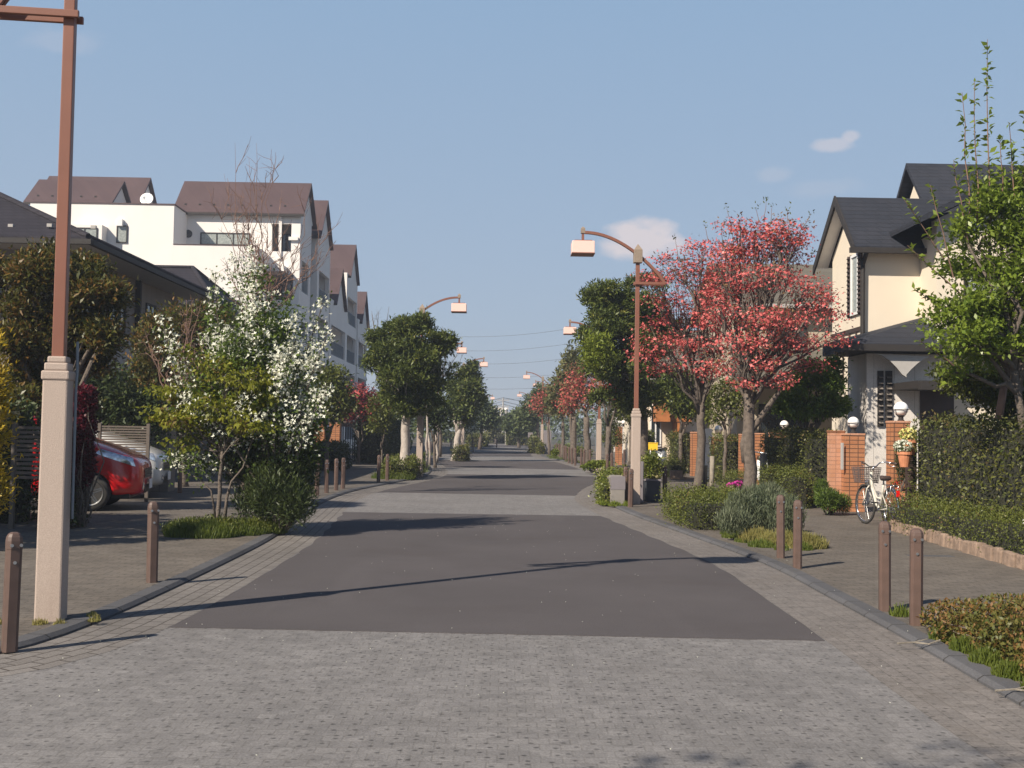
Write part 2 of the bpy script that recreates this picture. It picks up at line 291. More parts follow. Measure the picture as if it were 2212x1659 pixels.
# ------------------------------------------------------------------ object helpers
def tag(o, label=None, cat=None, group=None, kind=None):
    if label: o['label'] = label
    if cat: o['category'] = cat
    if group: o['group'] = group
    if kind: o['kind'] = kind
    return o
def empty(name, loc, rz=0, label=None, cat=None, group=None):
    o = bpy.data.objects.new(name, None); C.objects.link(o); o.location = loc; o.rotation_euler = (0, 0, rz)
    o.empty_display_size = .2
    return tag(o, label, cat, group)
def wloc(o):
    v = Vector((0, 0, 0))
    while o is not None: v += Vector(o.location); o = o.parent
    return v
def copy_tree(o, parent=None):
    c = o.copy(); C.objects.link(c); c.parent = parent
    for ch in o.children: copy_tree(ch, c)
    return c
class MB:
    def __init__(s): s.v = []; s.f = []; s.m = []; s.mi = 0; s.uv = None
    def add(s, vs, fs):
        n = len(s.v); s.v += [tuple(v) for v in vs]; s.f += [tuple(i + n for i in f) for f in fs]; s.m += [s.mi] * len(fs)
    def quad(s, a, b, c, d): s.add([a, b, c, d], [(0, 1, 2, 3)])
    def box(s, c, d, rz=0, taper=(1, 1), mtx=None):
        x, y, z = [q / 2 for q in d]; vs = []
        for k in (-1, 1):
            tx, ty = taper if k == 1 else (1, 1)
            for a, b in ((-1, -1), (1, -1), (1, 1), (-1, 1)): vs.append(Vector((a * x * tx, b * y * ty, k * z)))
        m = mtx if mtx is not None else Matrix.Rotation(rz, 3, 'Z')
        s.add([m @ v + Vector(c) for v in vs], [(3, 2, 1, 0), (4, 5, 6, 7), (0, 1, 5, 4), (1, 2, 6, 5), (2, 3, 7, 6), (3, 0, 4, 7)])
    def bx(s, x0, x1, y0, y1, z0, z1): s.box(((x0 + x1) / 2, (y0 + y1) / 2, (z0 + z1) / 2), (x1 - x0, y1 - y0, z1 - z0))
    def rings(s, rings, cap0=True, cap1=True):
        n = len(rings[0]); vs = [v for r in rings for v in r]; fs = []
        for k in range(len(rings) - 1):
            for i in range(n):
                j = (i + 1) % n; fs.append((k * n + i, k * n + j, (k + 1) * n + j, (k + 1) * n + i))
        if cap0: fs.append(tuple(range(n - 1, -1, -1)))
        if cap1: fs.append(tuple((len(rings) - 1) * n + i for i in range(n)))
        s.add(vs, fs)
    def tube(s, pts, rad, n=8, caps=True):
        pts = [Vector(p) for p in pts]; rings = []; ref = None
        if not hasattr(rad, '__len__'): rad = [rad] * len(pts)
        for i, p in enumerate(pts):
            t = (pts[min(i + 1, len(pts) - 1)] - pts[max(i - 1, 0)])
            if t.length < 1e-9: t = Vector((0, 0, 1))
            t.normalize()
            if ref is None: ref = Vector((1, 0, 0)) if abs(t.x) < .8 else Vector((0, 1, 0))
            u = (ref - t * ref.dot(t))
            if u.length < 1e-6: u = t.orthogonal()
            u.normalize(); w = t.cross(u); ref = u
            rings.append([p + (u * math.cos(2 * math.pi * k / n) + w * math.sin(2 * math.pi * k / n)) * rad[i] for k in range(n)])
        s.rings(rings, caps, caps)
    def lathe(s, c, prof, n=16):
        s.rings([[Vector(c) + Vector((r * math.cos(2 * math.pi * k / n), r * math.sin(2 * math.pi * k / n), z)) for k in range(n)] for r, z in prof])
    def sphere(s, c, r, n=14):
        s.lathe(c, [(max(1e-4, r * math.sin(a)), -r * math.cos(a)) for a in [math.pi * k / (n // 2) for k in range(n // 2 + 1)]], n)
    def prism(s, poly, axis, a0, a1):
        """poly = list of (u,v); axis 'x': points (a,u,v); 'y': (u,a,v); 'z': (u,v,a)"""
        def P(u, v, a): return {'x': (a, u, v), 'y': (u, a, v), 'z': (u, v, a)}[axis]
        n = len(poly); vs = [P(u, v, a0) for u, v in poly] + [P(u, v, a1) for u, v in poly]
        s.add(vs, [tuple(range(n)), tuple(range(2 * n - 1, n - 1, -1))] + [(i, i + n, (i + 1) % n + n, (i + 1) % n) for i in range(n)])
    def build(s, name, mats, parent=None, smooth=False, world=False, bevel=0, fix=True):
        off = wloc(parent) if (world and parent) else Vector((0, 0, 0))
        me = bpy.data.meshes.new(name)
        me.from_pydata([(v[0] - off.x, v[1] - off.y, v[2] - off.z) for v in s.v], [], s.f)
        mats = mats if isinstance(mats, (list, tuple)) else [mats]
        for m in mats: me.materials.append(m)
        me.polygons.foreach_set('material_index', s.m)
        if fix:
            bm = bmesh.new(); bm.from_mesh(me); bmesh.ops.recalc_face_normals(bm, faces=bm.faces); bm.to_mesh(me); bm.free()
        if smooth: me.polygons.foreach_set('use_smooth', [True] * len(me.polygons))
        me.update()
        o = bpy.data.objects.new(name, me); C.objects.link(o)
        if parent: o.parent = parent
        if bevel:
            b = o.modifiers.new('bevel', 'BEVEL'); b.width = bevel; b.segments = 2; b.limit_method = 'ANGLE'; b.angle_limit = R(40)
        return o
def leaf_obj(name, chunks, parent, mats, world=True):
    """chunks: list of (P, D, N, Lg, Wd, kind, matidx) numpy arrays"""
    off = np.array(wloc(parent)) if (world and parent) else np.zeros(3)
    VV = []; FF = []; MI = []; nv = 0
    for (P, D, N, Lg, Wd, kind, mi) in chunks:
        n = len(P)
        if n == 0: continue
        D = D / (np.linalg.norm(D, axis=1, keepdims=True) + 1e-9)
        Sd = np.cross(D, N); Sd /= (np.linalg.norm(Sd, axis=1, keepdims=True) + 1e-9); U = np.cross(Sd, D)
        Lg = Lg[:, None]; Wd = Wd[:, None]; P = P - off
        if kind == 'leaf':
            a = P; b = P + D * Lg * .45 + Sd * Wd * .5 + U * Lg * .06; c = P + D * Lg - U * Lg * .12; d = P + D * Lg * .45 - Sd * Wd * .5 + U * Lg * .06
            v = np.stack([a, b, c, d], 1).reshape(-1, 3); VV.append(v)
            FF.append(np.arange(n * 4).reshape(-1, 4) + nv); nv += n * 4; MI.append(np.full(n, mi))
        elif kind == 'blade':
            a = P - Sd * Wd * .5; b = P + Sd * Wd * .5; c = P + D * Lg + Sd * Wd * .12; d = P + D * Lg - Sd * Wd * .12
            v = np.stack([a, b, c, d], 1).reshape(-1, 3); VV.append(v)
            FF.append(np.arange(n * 4).reshape(-1, 4) + nv); nv += n * 4; MI.append(np.full(n, mi))
        elif kind == 'flower':
            h = Lg * .5; w = Wd * .5
            for (A, B, k) in ((Sd, U * 0 + D, 0), (D, Sd, 1)):
                pass
            # D is the facing normal here; petals lie in plane (Sd,U)
            l = [P - Sd * h + D * h * .25, P - U * w * .5, P + Sd * h + D * h * .25, P + U * w * .5]
            m_ = [P - U * h + D * h * .25 + D * .003, P - Sd * w * .5 + D * .003, P + U * h + D * h * .25 + D * .003, P + Sd * w * .5 + D * .003]
            v = np.stack(l + m_, 1).reshape(-1, 3); VV.append(v)
            FF.append(np.arange(n * 8).reshape(-1, 4) + nv); nv += n * 8; MI.append(np.full(n * 2, mi))
    V = np.concatenate(VV).astype(np.float32); F = np.concatenate(FF).astype(np.int32); I = np.concatenate(MI).astype(np.int32)
    me = bpy.data.meshes.new(name)
    me.vertices.add(len(V)); me.vertices.foreach_set('co', V.ravel())
    me.loops.add(F.size); me.loops.foreach_set('vertex_index', F.ravel())
    me.polygons.add(len(F)); me.polygons.foreach_set('loop_start', np.arange(0, F.size, 4, dtype=np.int32)); me.polygons.foreach_set('loop_total', np.full(len(F), 4, dtype=np.int32))
    me.polygons.foreach_set('material_index', I)
    for m in (mats if isinstance(mats, (list, tuple)) else [mats]): me.materials.append(m)
    me.update(calc_edges=True); me.validate()
    o = bpy.data.objects.new(name, me); C.objects.link(o)
    if parent: o.parent = parent
    return o
def rnd(n): 
    d = rng.normal(size=(n, 3)); return d / np.linalg.norm(d, axis=1, keepdims=True)
def leaves_at(P, size, outward=None, up=.2, kind='leaf', mi=0, aspect=.5, jit=.35, outw=.6):
    n = len(P); D = rnd(n) * .9
    if outward is not None: D = D + outward * outw
    D[:, 2] += up
    N = rnd(n) * .8; N[:, 2] += .9
    Lg = size * (1 + jit * rng.uniform(-1, 1, n)); return (P, D, N, Lg, Lg * aspect, kind, mi)
def clusters(blobs, n, rim=.62, flat=1.0):
    """blobs: (cx,cy,cz,rx,ry,rz[,w]); returns cluster centres, outward dirs, blob index"""
    w = np.array([(b[3] * b[4] * b[5]) ** (2 / 3) * (b[6] if len(b) > 6 else 1) for b in blobs]); w /= w.sum()
    idx = rng.choice(len(blobs), n, p=w); B = np.array([b[:6] for b in blobs])[idx]
    d = rnd(n); r = rim + (1 - rim) * rng.uniform(0, 1, n) ** .6; r *= np.where(rng.uniform(size=n) < .22, rng.uniform(.2, .9, n), 1)
    return B[:, :3] + d * B[:, 3:] * r[:, None], d, idx
def vblobs(lst, Y):
    out = []
    for b in lst:
        px, py, rx, ry = b[:4]; dy = b[4] if len(b) > 4 else 0; w = b[5] if len(b) > 5 else 1
        yy = Y + dy; c = at(px, py, yy); a = rx * yy / FPX; z = ry * yy / FPX
        out.append((c.x, c.y, c.z, a, min(a, max(z, a * .7)) if len(b) < 7 else b[6], z, w))
    return out
def limb(p0, p1, n=5, wob=.06, sag=0):
    p0 = Vector(p0); p1 = Vector(p1); L_ = (p1 - p0).length; pts = []
    for i in range(n + 1):
        t = i / n; o = Vector(rng.normal(size=3)) * wob * L_ * math.sin(math.pi * t)
        pts.append(p0.lerp(p1, t) + o + Vector((0, 0, sag * L_ * math.sin(math.pi * t))))
    return pts
def tree(name, label, cat, group, base, blobs, nclu, per, crad, size, leafmat, trunk_h=None, trunk_r=.12, fork=None, bark='bark', aspect=.5,
         flower=None, rim=.62, split=0, twigs=120, limbw=.07, shoots=None, up=.2, trunkpts=None, limbr=.45, flat=1, extra=None):
    base = Vector(base); root = empty(name, base, 0, label, cat, group)
    cz = sum(b[2] for b in blobs) / len(blobs); cx = sum(b[0] for b in blobs) / len(blobs); cy = sum(b[1] for b in blobs) / len(blobs)
    if fork is None: fork = Vector((base.x * .6 + cx * .4, base.y * .6 + cy * .4, base.z + (trunk_h or (cz - base.z) * .6)))
    fork = Vector(fork)
    tb = MB(); tp = trunkpts or limb(base - Vector((0, 0, .05)), fork, 6, .010)
    nr = len(tp); tb.tube(tp, [trunk_r * (1.35 if i == 0 else 1.1 - .35 * i / nr) for i in range(nr)], 9)
    if split:
        sb_ = []; par = []
        for k, b in enumerate(blobs):
            for q in range(split):
                d = rnd(1)[0]; d[2] = d[2] * .9 + .1; f = rng.uniform(.34, .5); sb_.append((b[0] + d[0] * b[3] * .68, b[1] + d[1] * b[4] * .68, b[2] + d[2] * b[5] * .68, b[3] * f, b[4] * f, b[5] * f * .8, b[6] if len(b) > 6 else 1)); par.append(k)
        P, D, idx = clusters(sb_, nclu, rim); idx = np.array(par)[idx]
    else: P, D, idx = clusters(blobs, nclu, rim)
    ends = {}
    for k, b in enumerate(blobs):
        c = Vector(b[:3]); c.z -= b[5] * .15
        s0 = Vector(tp[-1]) if k % 2 == 0 else Vector(tp[-1]).lerp(Vector(tp[-2]), .8)
        pts = limb(s0, c, 5, limbw, .05); ends[k] = pts
        tb.tube(pts, [trunk_r * .72 * (1 - .75 * i / 5) * (limbr / .45) for i in range(6)], 6)
    for j in rng.choice(nclu, min(twigs, nclu), replace=False):
        L0 = ends[idx[j]]; s0 = L0[int(rng.integers(2, len(L0)))]
        pts = limb(s0, P[j], 3, .08, .04); r0 = max(.0035, trunk_r * .10)
        tb.tube(pts, [r0, r0 * .7, r0 * .5, r0 * .3], 4, False)
    tb.build('trunk', MA[bark], root, True, True, fix=False)
    ch = []
    n = nclu * per
    if n:
        pc = np.repeat(P, per, 0); dc = np.repeat(D, per, 0)
        off = rng.normal(size=(n, 3)) * crad * np.array([1, 1, .7 * flat])
        ch.append(leaves_at(pc + off, size, dc, up, aspect=aspect))
    mats = [leafmat]
    if extra is not None: ch += extra(root)
    if shoots:
        for (a, b, cnt, sz) in shoots:
            t = rng.uniform(0.02, 1, cnt)[:, None]; pp = np.array(a)[None] * (1 - t) + np.array(b)[None] * t
            d = rnd(cnt); d[:, 2] *= .3; ch.append(leaves_at(pp, sz, d, .4, aspect=aspect, outw=1.5))
    if ch: leaf_obj('crown', ch, root, mats)
    if shoots:
        sb = MB()
        for (a, b, cnt, sz) in shoots: sb.tube(limb(a, b, 4, .012), [.012, .01, .008, .006, .004], 4, False)
        sb.build('shoot', MA['barkred'], root, True, True, fix=False)
    if flower:
        fm, fn, fs, cl, mode = flower   # material, clusters, size, per cluster, mode
        Pf, Df, _ = clusters(blobs, fn, .75)
        pf = np.repeat(Pf, cl, 0) + rng.normal(size=(fn * cl, 3)) * crad * np.array([1.1, 1.1, .45])
        Nn = rnd(fn * cl) * .6 + np.repeat(Df, cl, 0) * .5; Nn[:, 2] += .5
        Lg = fs * rng.uniform(.7, 1.25, fn * cl)
        leaf_obj('blossom', [(pf, Nn, rnd(fn * cl), Lg, Lg * .8, 'flower', 0)], root, [fm])
    return root
def surf_pts(x0, x1, y0, y1, z0, z1, n, jit=.04):
    """points on the outside of a clipped hedge box"""
    A = [((y1 - y0) * (z1 - z0), 0), ((y1 - y0) * (z1 - z0), 1), ((x1 - x0) * (z1 - z0), 2), ((x1 - x0) * (z1 - z0), 3), ((x1 - x0) * (y1 - y0), 4)]
    w = np.array([a[0] for a in A]); f = rng.choice(5, n, p=w / w.sum())
    P = np.stack([rng.uniform(x0, x1, n), rng.uniform(y0, y1, n), rng.uniform(z0, z1, n)], 1); O = np.zeros((n, 3))
    for k, (ax, val, s) in enumerate(((0, x0, -1), (0, x1, 1), (1, y0, -1), (1, y1, 1), (2, z1, 1))):
        q = f == k; P[q, ax] = val; O[q, ax] = s
    # round the edges and wobble
    b = .12 * np.sin(P[:, 0] * 3.1 + P[:, 1] * 2.3 + 1) * np.sin(P[:, 2] * 4 + P[:, 1] * 3.7) * (min(x1 - x0, z1 - z0, .8))
    P += O * (b[:, None] * .5 + rng.normal(size=(n, 1)) * jit) + rng.normal(size=(n, 3)) * jit * .6
    return P, O
def hedge(name, label, cat, group, box, n, size, m, core=True, aspect=.55, rz=0, flower=None, stems=None):
    x0, x1, y0, y1, z0, z1 = box; cx, cy = (x0 + x1) / 2, (y0 + y1) / 2
    root = empty(name, (cx, cy, z0), rz, label, cat, group)
    bx = (x0 - cx, x1 - cx, y0 - cy, y1 - cy, 0, z1 - z0)
    P, O = surf_pts(*bx, n, .05); ix, iy = min(.09, (x1 - x0) * .25), min(.09, (y1 - y0) * .25); Q, O2 = surf_pts(*[bx[i] + (ix, -ix, iy, -iy, 0, -.08)[i] for i in range(6)], n // 2, .05)
    leaf_obj('foliage', [leaves_at(P, size, O, .25, aspect=aspect), leaves_at(Q, size, O2, .2, aspect=aspect)], root, [m], world=False)
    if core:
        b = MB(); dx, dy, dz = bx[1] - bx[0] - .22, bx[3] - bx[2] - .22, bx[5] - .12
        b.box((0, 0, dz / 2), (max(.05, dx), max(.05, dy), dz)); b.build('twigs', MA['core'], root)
    if flower:
        fm, fn, fs = flower; P, O = surf_pts(*bx, fn, .04); P[:, 2] = np.maximum(P[:, 2], (z1 - z0) * .25)
        Lg = fs * rng.uniform(.7, 1.2, fn); leaf_obj('blossom', [(P + O * .03, O + rnd(fn) * .5, rnd(fn), Lg, Lg * .8, 'flower', 0)], root, [fm], world=False)
    return root
def bush(name, label, cat, group, blobs, n, size, m, aspect=.5, base=None, flower=None, up=.4, rim=.55, core=.62, stem=True, kind='leaf'):
    bl = np.array([b[:6] for b in blobs]); base = base or (bl[:, 0].mean(), bl[:, 1].mean(), .08)
    root = empty(name, base, 0, label, cat, group)
    P, D, _ = clusters(blobs, n, rim); P = P[P[:, 2] > .06]; D = D[:len(P)]
    leaf_obj('foliage', [leaves_at(P, size, D, up, aspect=aspect, kind=kind)], root, [m])
    if stem:
        b = MB()
        for q in bl:
            for k in range(5):
                d = rnd(1)[0]; tip = (q[0] + d[0] * q[3] * .6, q[1] + d[1] * q[4] * .6, q[2] + abs(d[2]) * q[5] * .6)
                b.tube(limb((base[0] + d[0] * .05, base[1] + d[1] * .05, base[2] - .02), tip, 4, .06), [.018, .014, .01, .007, .004], 5, False)
        b.build('stem', MA['bark'], root, True, True, fix=False)
    if flower:
        fm, fn, fs = flower; Pf, Df, _ = clusters(blobs, fn, .85); k = Pf[:, 2] > .1; Pf = Pf[k]; Df = Df[k]; q = len(Pf)
        Lg = fs * rng.uniform(.7, 1.2, q); leaf_obj('blossom', [(Pf, Df + rnd(q) * .5, rnd(q), Lg, Lg * .8, 'flower', 0)], root, [fm])
    return root
def grass(label, poly_pts, n, h, mats, name='grass', z=.08):
    """blades scattered round a list of (x,y,r) discs"""
    w = np.array([p[2] ** 2 for p in poly_pts]); idx = rng.choice(len(poly_pts), n, p=w / w.sum()); B = np.array(poly_pts)[idx]
    a = rng.uniform(0, 2 * np.pi, n); r = np.sqrt(rng.uniform(0, 1, n)) * B[:, 2]
    P = np.stack([B[:, 0] + np.cos(a) * r, B[:, 1] + np.sin(a) * r, np.full(n, z)], 1)
    D = rnd(n) * .45; D[:, 2] = 1
    hh = h * rng.uniform(.35, 1.1, n) * (1.15 - .7 * (r / B[:, 2]) ** 2)
    o = leaf_obj(name, [(P, D, rnd(n), hh, np.full(n, .012) + hh * .02, 'blade', 0)], None, mats)
    return tag(o, label, 'grass', None, 'stuff')
def struct(mb, name, m, **k): return tag(mb.build(name, m, **k), None, None, None, 'structure')

# ------------------------------------------------------------------ ground, road, kerbs
def smooth_line(pts, step=.5):
    pts = [Vector((p[0], p[1], 0)) for p in pts]; out = []
    for i in range(len(pts) - 1):
        p0 = pts[max(i - 1, 0)]; p1 = pts[i]; p2 = pts[i + 1]; p3 = pts[min(i + 2, len(pts) - 1)]
        n = max(2, int((p2 - p1).length / step))
        for k in range(n):
            t = k / n
            out.append(.5 * ((2 * p1) + (p2 - p0) * t + (2 * p0 - 5 * p1 + 4 * p2 - p3) * t * t + (3 * p1 - p0 - 3 * p2 + p3) * t ** 3))
    out.append(pts[-1]); return out
KR = [(5.2, -9), (3.05, -5), (2.93, 4), (2.93, 6.2), (3.0, 8), (3.05, 10.3), (3.06, 13), (2.75, 16.5), (2.45, 19.5), (2.28, 22), (2.25, 25), (2.7, 29), (3.5, 34), (3.72, 39), (3.7, 46), (3.3, 54), (2.6, 62), (2.4, 70), (2.9, 80), (3.6, 90), (3.6, 105), (3.6, 124)]
KL = [(-14, 6.0), (-5.5, 6.15), (-4.2, 6.45), (-3.5, 6.9), (-3.15, 7.6), (-3.02, 9.2), (-3.02, 13), (-3.1, 15.5), (-3.35, 19), (-3.6, 23), (-3.5, 27), (-3.0, 31), (-2.55, 35), (-2.5, 39), (-2.9, 45), (-3.6, 52), (-3.9, 60), (-3.7, 70), (-2.9, 80), (-2.6, 88), (-3.0, 96), (-3.4, 105), (-3.4, 124)]
kr = smooth_line(KR); kl = smooth_line(KL)
def fx(line, Y):
    best = None
    for a, b in zip(line[:-1], line[1:]):
        if a.y <= Y <= b.y and b.y > a.y: return a.x + (b.x - a.x) * (Y - a.y) / (b.y - a.y)
    return line[-1].x if Y > line[-1].y else line[0].x
def XR_(Y): return fx(kr, Y) - .62
def XL_(Y): return fx(kl, Y) + .60
gm = MB(); gm.quad((-1500, -300, -.03), (1500, -300, -.03), (1500, 2500, -.03), (-1500, 2500, -.03)); struct(gm, 'ground', MA['earth'])
rb = MB(); rb.quad((-40, -20, .05), (12, -20, .05), (12, 6.5, .05), (-40, 6.5, .05))
ys = [6.5 + .5 * i for i in range(236)]
for a, b in zip(ys[:-1], ys[1:]): rb.quad((-7, a, .05), (7, a, .05), (7, b, .05), (-7, b, .05))
struct(rb, 'road_paving', MA['setts'])
BANDS = [(8.25, 20.0), (26.3, 37.8), (44.5, 55.5), (66, 79), (86, 98), (104, 116)]
ab = MB(); ZA = .0545
for (a, b) in BANDS:
    n = 60; L_ = []; R_ = []
    for i in range(n + 1):
        y = a + (b - a) * i / n; jt = .012 * math.sin(y * 37) + .01 * math.sin(y * 91)
        L_.append((XL_(y) + jt, y + (.10 if i == 0 else 0))); R_.append((XR_(y) + jt, y - (.06 if i == 0 else 0)))
    def edge(k0, k1):
        m = 48 if k0 in (0, n) and k1 in (0, n) else 1; return m
    # near and far ends slightly ragged, all sides closed down to the paving
    m = 60; near = [(L_[0][0] + (R_[0][0] - L_[0][0]) * q / m, L_[0][1] + (R_[0][1] - L_[0][1]) * q / m + (.006 * math.sin(q * 2.1) + .005 * math.sin(q * 5.3) if 0 < q < m else 0)) for q in range(m + 1)]
    ring = near + R_[1:] + L_[:0:-1]
    N_ = len(ring); ab.add([(x, y, ZA) for x, y in ring] + [(x, y, .0501) for x, y in ring], [tuple(range(N_))] + [(q, (q + 1) % N_, (q + 1) % N_ + N_, q + N_) for q in range(N_)])
ao = struct(ab, 'asphalt_road', MA['asphalt'], fix=False)
bm = bmesh.new(); bm.from_mesh(ao.data); bmesh.ops.triangulate(bm, faces=[f for f in bm.faces if len(f.verts) > 4]); bmesh.ops.recalc_face_normals(bm, faces=bm.faces)
for f in bm.faces:
    if abs(f.normal.z) > .5 and f.normal.z < 0: f.normal_flip()
bm.to_mesh(ao.data); bm.free()
def offset(line, d):
    out = []
    for i, p in enumerate(line):
        t = (line[min(i + 1, len(line) - 1)] - line[max(i - 1, 0)]).normalized(); out.append(p + Vector((t.y, -t.x, 0)) * d)
    return out
def strip(name, line, d0, d1, z, m, width_uv=True):
    A = offset(line, d0); B = offset(line, d1); me = bpy.data.meshes.new(name); vs = []; fs = []; uv = []; s = 0
    for i in range(len(A)):
        if i: s += (line[i] - line[i - 1]).length
        vs += [(A[i].x, A[i].y, z), (B[i].x, B[i].y, z)]; uv.append(s)
    for i in range(len(A) - 1): fs.append((2 * i, 2 * i + 1, 2 * i + 3, 2 * i + 2))
    me.from_pydata(vs, [], fs); l = me.uv_layers.new(name='UVMap')
    for p in me.polygons:
        for li, vi in zip(p.loop_indices, p.vertices): l.data[li].uv = (uv[vi // 2], (0 if vi % 2 == 0 else abs(d1 - d0)))
    me.materials.append(m); bm = bmesh.new(); bm.from_mesh(me)
    for f in bm.faces:
        if f.normal.z < 0: f.normal_flip()
    bm.to_mesh(me); bm.free()
    o = bpy.data.objects.new(name, me); C.objects.link(o); return tag(o, kind='structure')
strip('gutter_paving', kr, -.61, -.005, .0515, MA['gutter2'])
strip('gutter_paving', [p for p in kl if p.y > 6.9], .005, .59, .0515, MA['gutter'])
def kerb(line, side):
    b = MB(); w = .16; A = offset(line, 0); Bo = offset(line, .035 * side); Cc = offset(line, w * side)
    for i in range(len(line) - 1):
        if i % 2 == 0 and i: g_ = .006
        b.quad((A[i].x, A[i].y, .02), (A[i + 1].x, A[i + 1].y, .02), (A[i + 1].x, A[i + 1].y, .066), (A[i].x, A[i].y, .066))
        b.quad((A[i].x, A[i].y, .066), (A[i + 1].x, A[i + 1].y, .066), (Bo[i + 1].x, Bo[i + 1].y, .09), (Bo[i].x, Bo[i].y, .09))
        b.quad((Bo[i].x, Bo[i].y, .09), (Bo[i + 1].x, Bo[i + 1].y, .09), (Cc[i + 1].x, Cc[i + 1].y, .092), (Cc[i].x, Cc[i].y, .092))
        b.quad((Cc[i].x, Cc[i].y, .092), (Cc[i + 1].x, Cc[i + 1].y, .092), (Cc[i + 1].x, Cc[i + 1].y, .02), (Cc[i].x, Cc[i].y, .02))
    struct(b, 'kerb', MA['kerb'], smooth=False)
kerb(kr, 1); kerb(kl, -1)
def walk(A, xo):
    b = MB(); n = len(A)
    b.add([(p.x, p.y, .08) for p in A] + [(xo, A[-1].y, .08), (xo, A[0].y, .08)], [tuple(range(n + 2))])
    o = struct(b, 'pavement', MA['walk'], fix=False)
    bm = bmesh.new(); bm.from_mesh(o.data); bmesh.ops.triangulate(bm, faces=bm.faces)
    for f in bm.faces:
        if f.normal.z < 0: f.normal_flip()
    bm.to_mesh(o.data); bm.free()
walk(offset(kr, .15), 60); walk(offset(kl, -.15), -60)
# cross pavement closing the far end of the street
b = MB(); b.bx(-60, 60, 124.2, 132, -.02, .06); struct(b, 'far_pavement', MA['walk'])
# ------------------------------------------------------------------ street lamps
def make_lamp():
    r = empty('street_lamp', (0, 0, 0))
    b = MB(); b.box((0, 0, .895), (.194, .194, 1.83), taper=(.95, .95)); b.build('pedestal', MA['granite'], r, bevel=.014)
    b = MB()
    for z, w, h in ((1.835, .204, .07), (1.90, .172, .06), (1.955, .138, .05)): b.box((0, 0, z), (w, w, h))
    b.build('collar', MA['granite'], r, bevel=.012)
    b = MB(); b.box((0, 0, 3.52), (.090, .090, 3.10), taper=(.90, .90)); b.build('pole', MA['lampbrown'], r, bevel=.006)
    b = MB(); b.box((0, 0, 5.17), (.178, .178, .27)); b.box((0, 0, 5.37), (.178, .178, .13), taper=(.04, .04)); b.build('head_block', MA['lampcap'], r, bevel=.006)
    # curved arm: two flat bars side by side
    b = MB(); ctrl = []
    for i in range(19):
        t = i / 18; x = -.56 + t * 1.68; z = 4.62 + 1.04 * math.sin(t * math.pi / 2) ** .82 * (1 if t else 0); ctrl.append((x, z))
    for y in (-.026, .026):
        rings = []
        for i, (x, z) in enumerate(ctrl):
            a = ctrl[max(i - 1, 0)]; c = ctrl[min(i + 1, 18)]; tx, tz = c[0] - a[0], c[1] - a[1]; l = math.hypot(tx, tz); nx, nz = -tz / l * .028, tx / l * .028
            rings.append([(x + nx, y - .018, z + nz), (x + nx, y + .018, z + nz), (x - nx, y + .018, z - nz), (x - nx, y - .018, z - nz)])
        b.rings(rings)
    b.build('arm', MA['lampbrown'], r)
    b = MB()
    for y in (-.068, .068): b.box((-.25, y, 4.60), (.66, .036, .056))
    b.build('brace', MA['lampbrown'], r, bevel=.005)
    b = MB(); b.box((1.16, 0, 5.69), (.09, .09, .10)); b.box((1.16, 0, 5.76), (.09, .09, .04), taper=(.3, .3)); b.build('end_cap', MA['lampcap'], r)
    b = MB(); b.box((1.16, 0, 5.57), (.052, .052, .2)); b.build('drop_rod', MA['lampbrown'], r)
    s = MB(); s.box((1.16, 0, 5.325), (.47, .47, .25)); s = s.build('lamp_shade', MA['shade'], r, bevel=.008)
    b = MB(); b.box((1.16, 0, 5.462), (.37, .37, .022)); b.build('top_rim', MA['lampbrown'], s); b = MB(); b.box((1.16, 0, 5.193), (.485, .485, .014)); b.build('bottom_rim', MA['lampbrown'], s)
    return r
lamp0 = make_lamp(); used = []
def place_lamp(x, y, side, label, z=.08, conduit=False):
    o = lamp0 if not used else copy_tree(lamp0); used.append(1)
    o.location = (x, y, z); o.rotation_euler = (0, 0, 0 if side < 0 else math.pi); tag(o, label, 'street lamp', 'brown street lamps along both pavements')
    return o
l1 = g(107, 1345)
l1 = Vector((at(109, 1345, 8.45).x, 8.45, .08)); place_lamp(l1.x, l1.y, -1, 'nearest street lamp, far left, its top cut off by the upper photo edge')
b = MB(); b.tube([(.122, .04, .75), (.118, .045, 1.75), (.122, .05, 1.85), (.118, .05, 2.1)], [.011] * 4, 8); b.build('conduit', MA['bluegrey'], bpy.data.objects['street_lamp'])
cond = bpy.data.objects['conduit']
bpy.data.objects['street_lamp'].rotation_euler[2] = R(7)
r1 = g(1372, 1088)
place_lamp(r1.x, r1.y, 1, 'tall street lamp at right in front of the pink dogwoods and big evergreen')
for ch in list(bpy.data.objects):
    if ch.name.startswith('conduit.'): bpy.data.objects.remove(ch)
def lampat(hx, hy, d, side, label):
    p = at(hx, hy, d); place_lamp(p.x + 1.16 * side, d, side, label)
lampat(992, 653, 35.0, -1, 'street lamp rising behind the round evergreen on the left')
lampat(1231, 716, 42.3, 1, 'street lamp half hidden by the big evergreen on the right, only pedestal and shade clear')
lampat(997.5, 760, 53.6, -1, 'street lamp shade poking out at the right edge of the round evergreen')
lampat(1045, 790, 64.7, -1, 'street lamp above the second small evergreen on the left')
lampat(1137.6, 816, 79, 1, 'street lamp standing in the red dogwood at far right with pointed cap clear of it')
lampat(1157, 832, 93, 1, 'farther street lamp just behind and right of the red dogwood lamp, shade over dark twigs')
lampat(1122, 855.6, 120, 1, 'tiny far street lamp on the right beside the overhead wires')
lampat(1064, 863.5, 132, -1, 'tiny far street lamp on the left beside the overhead wires')

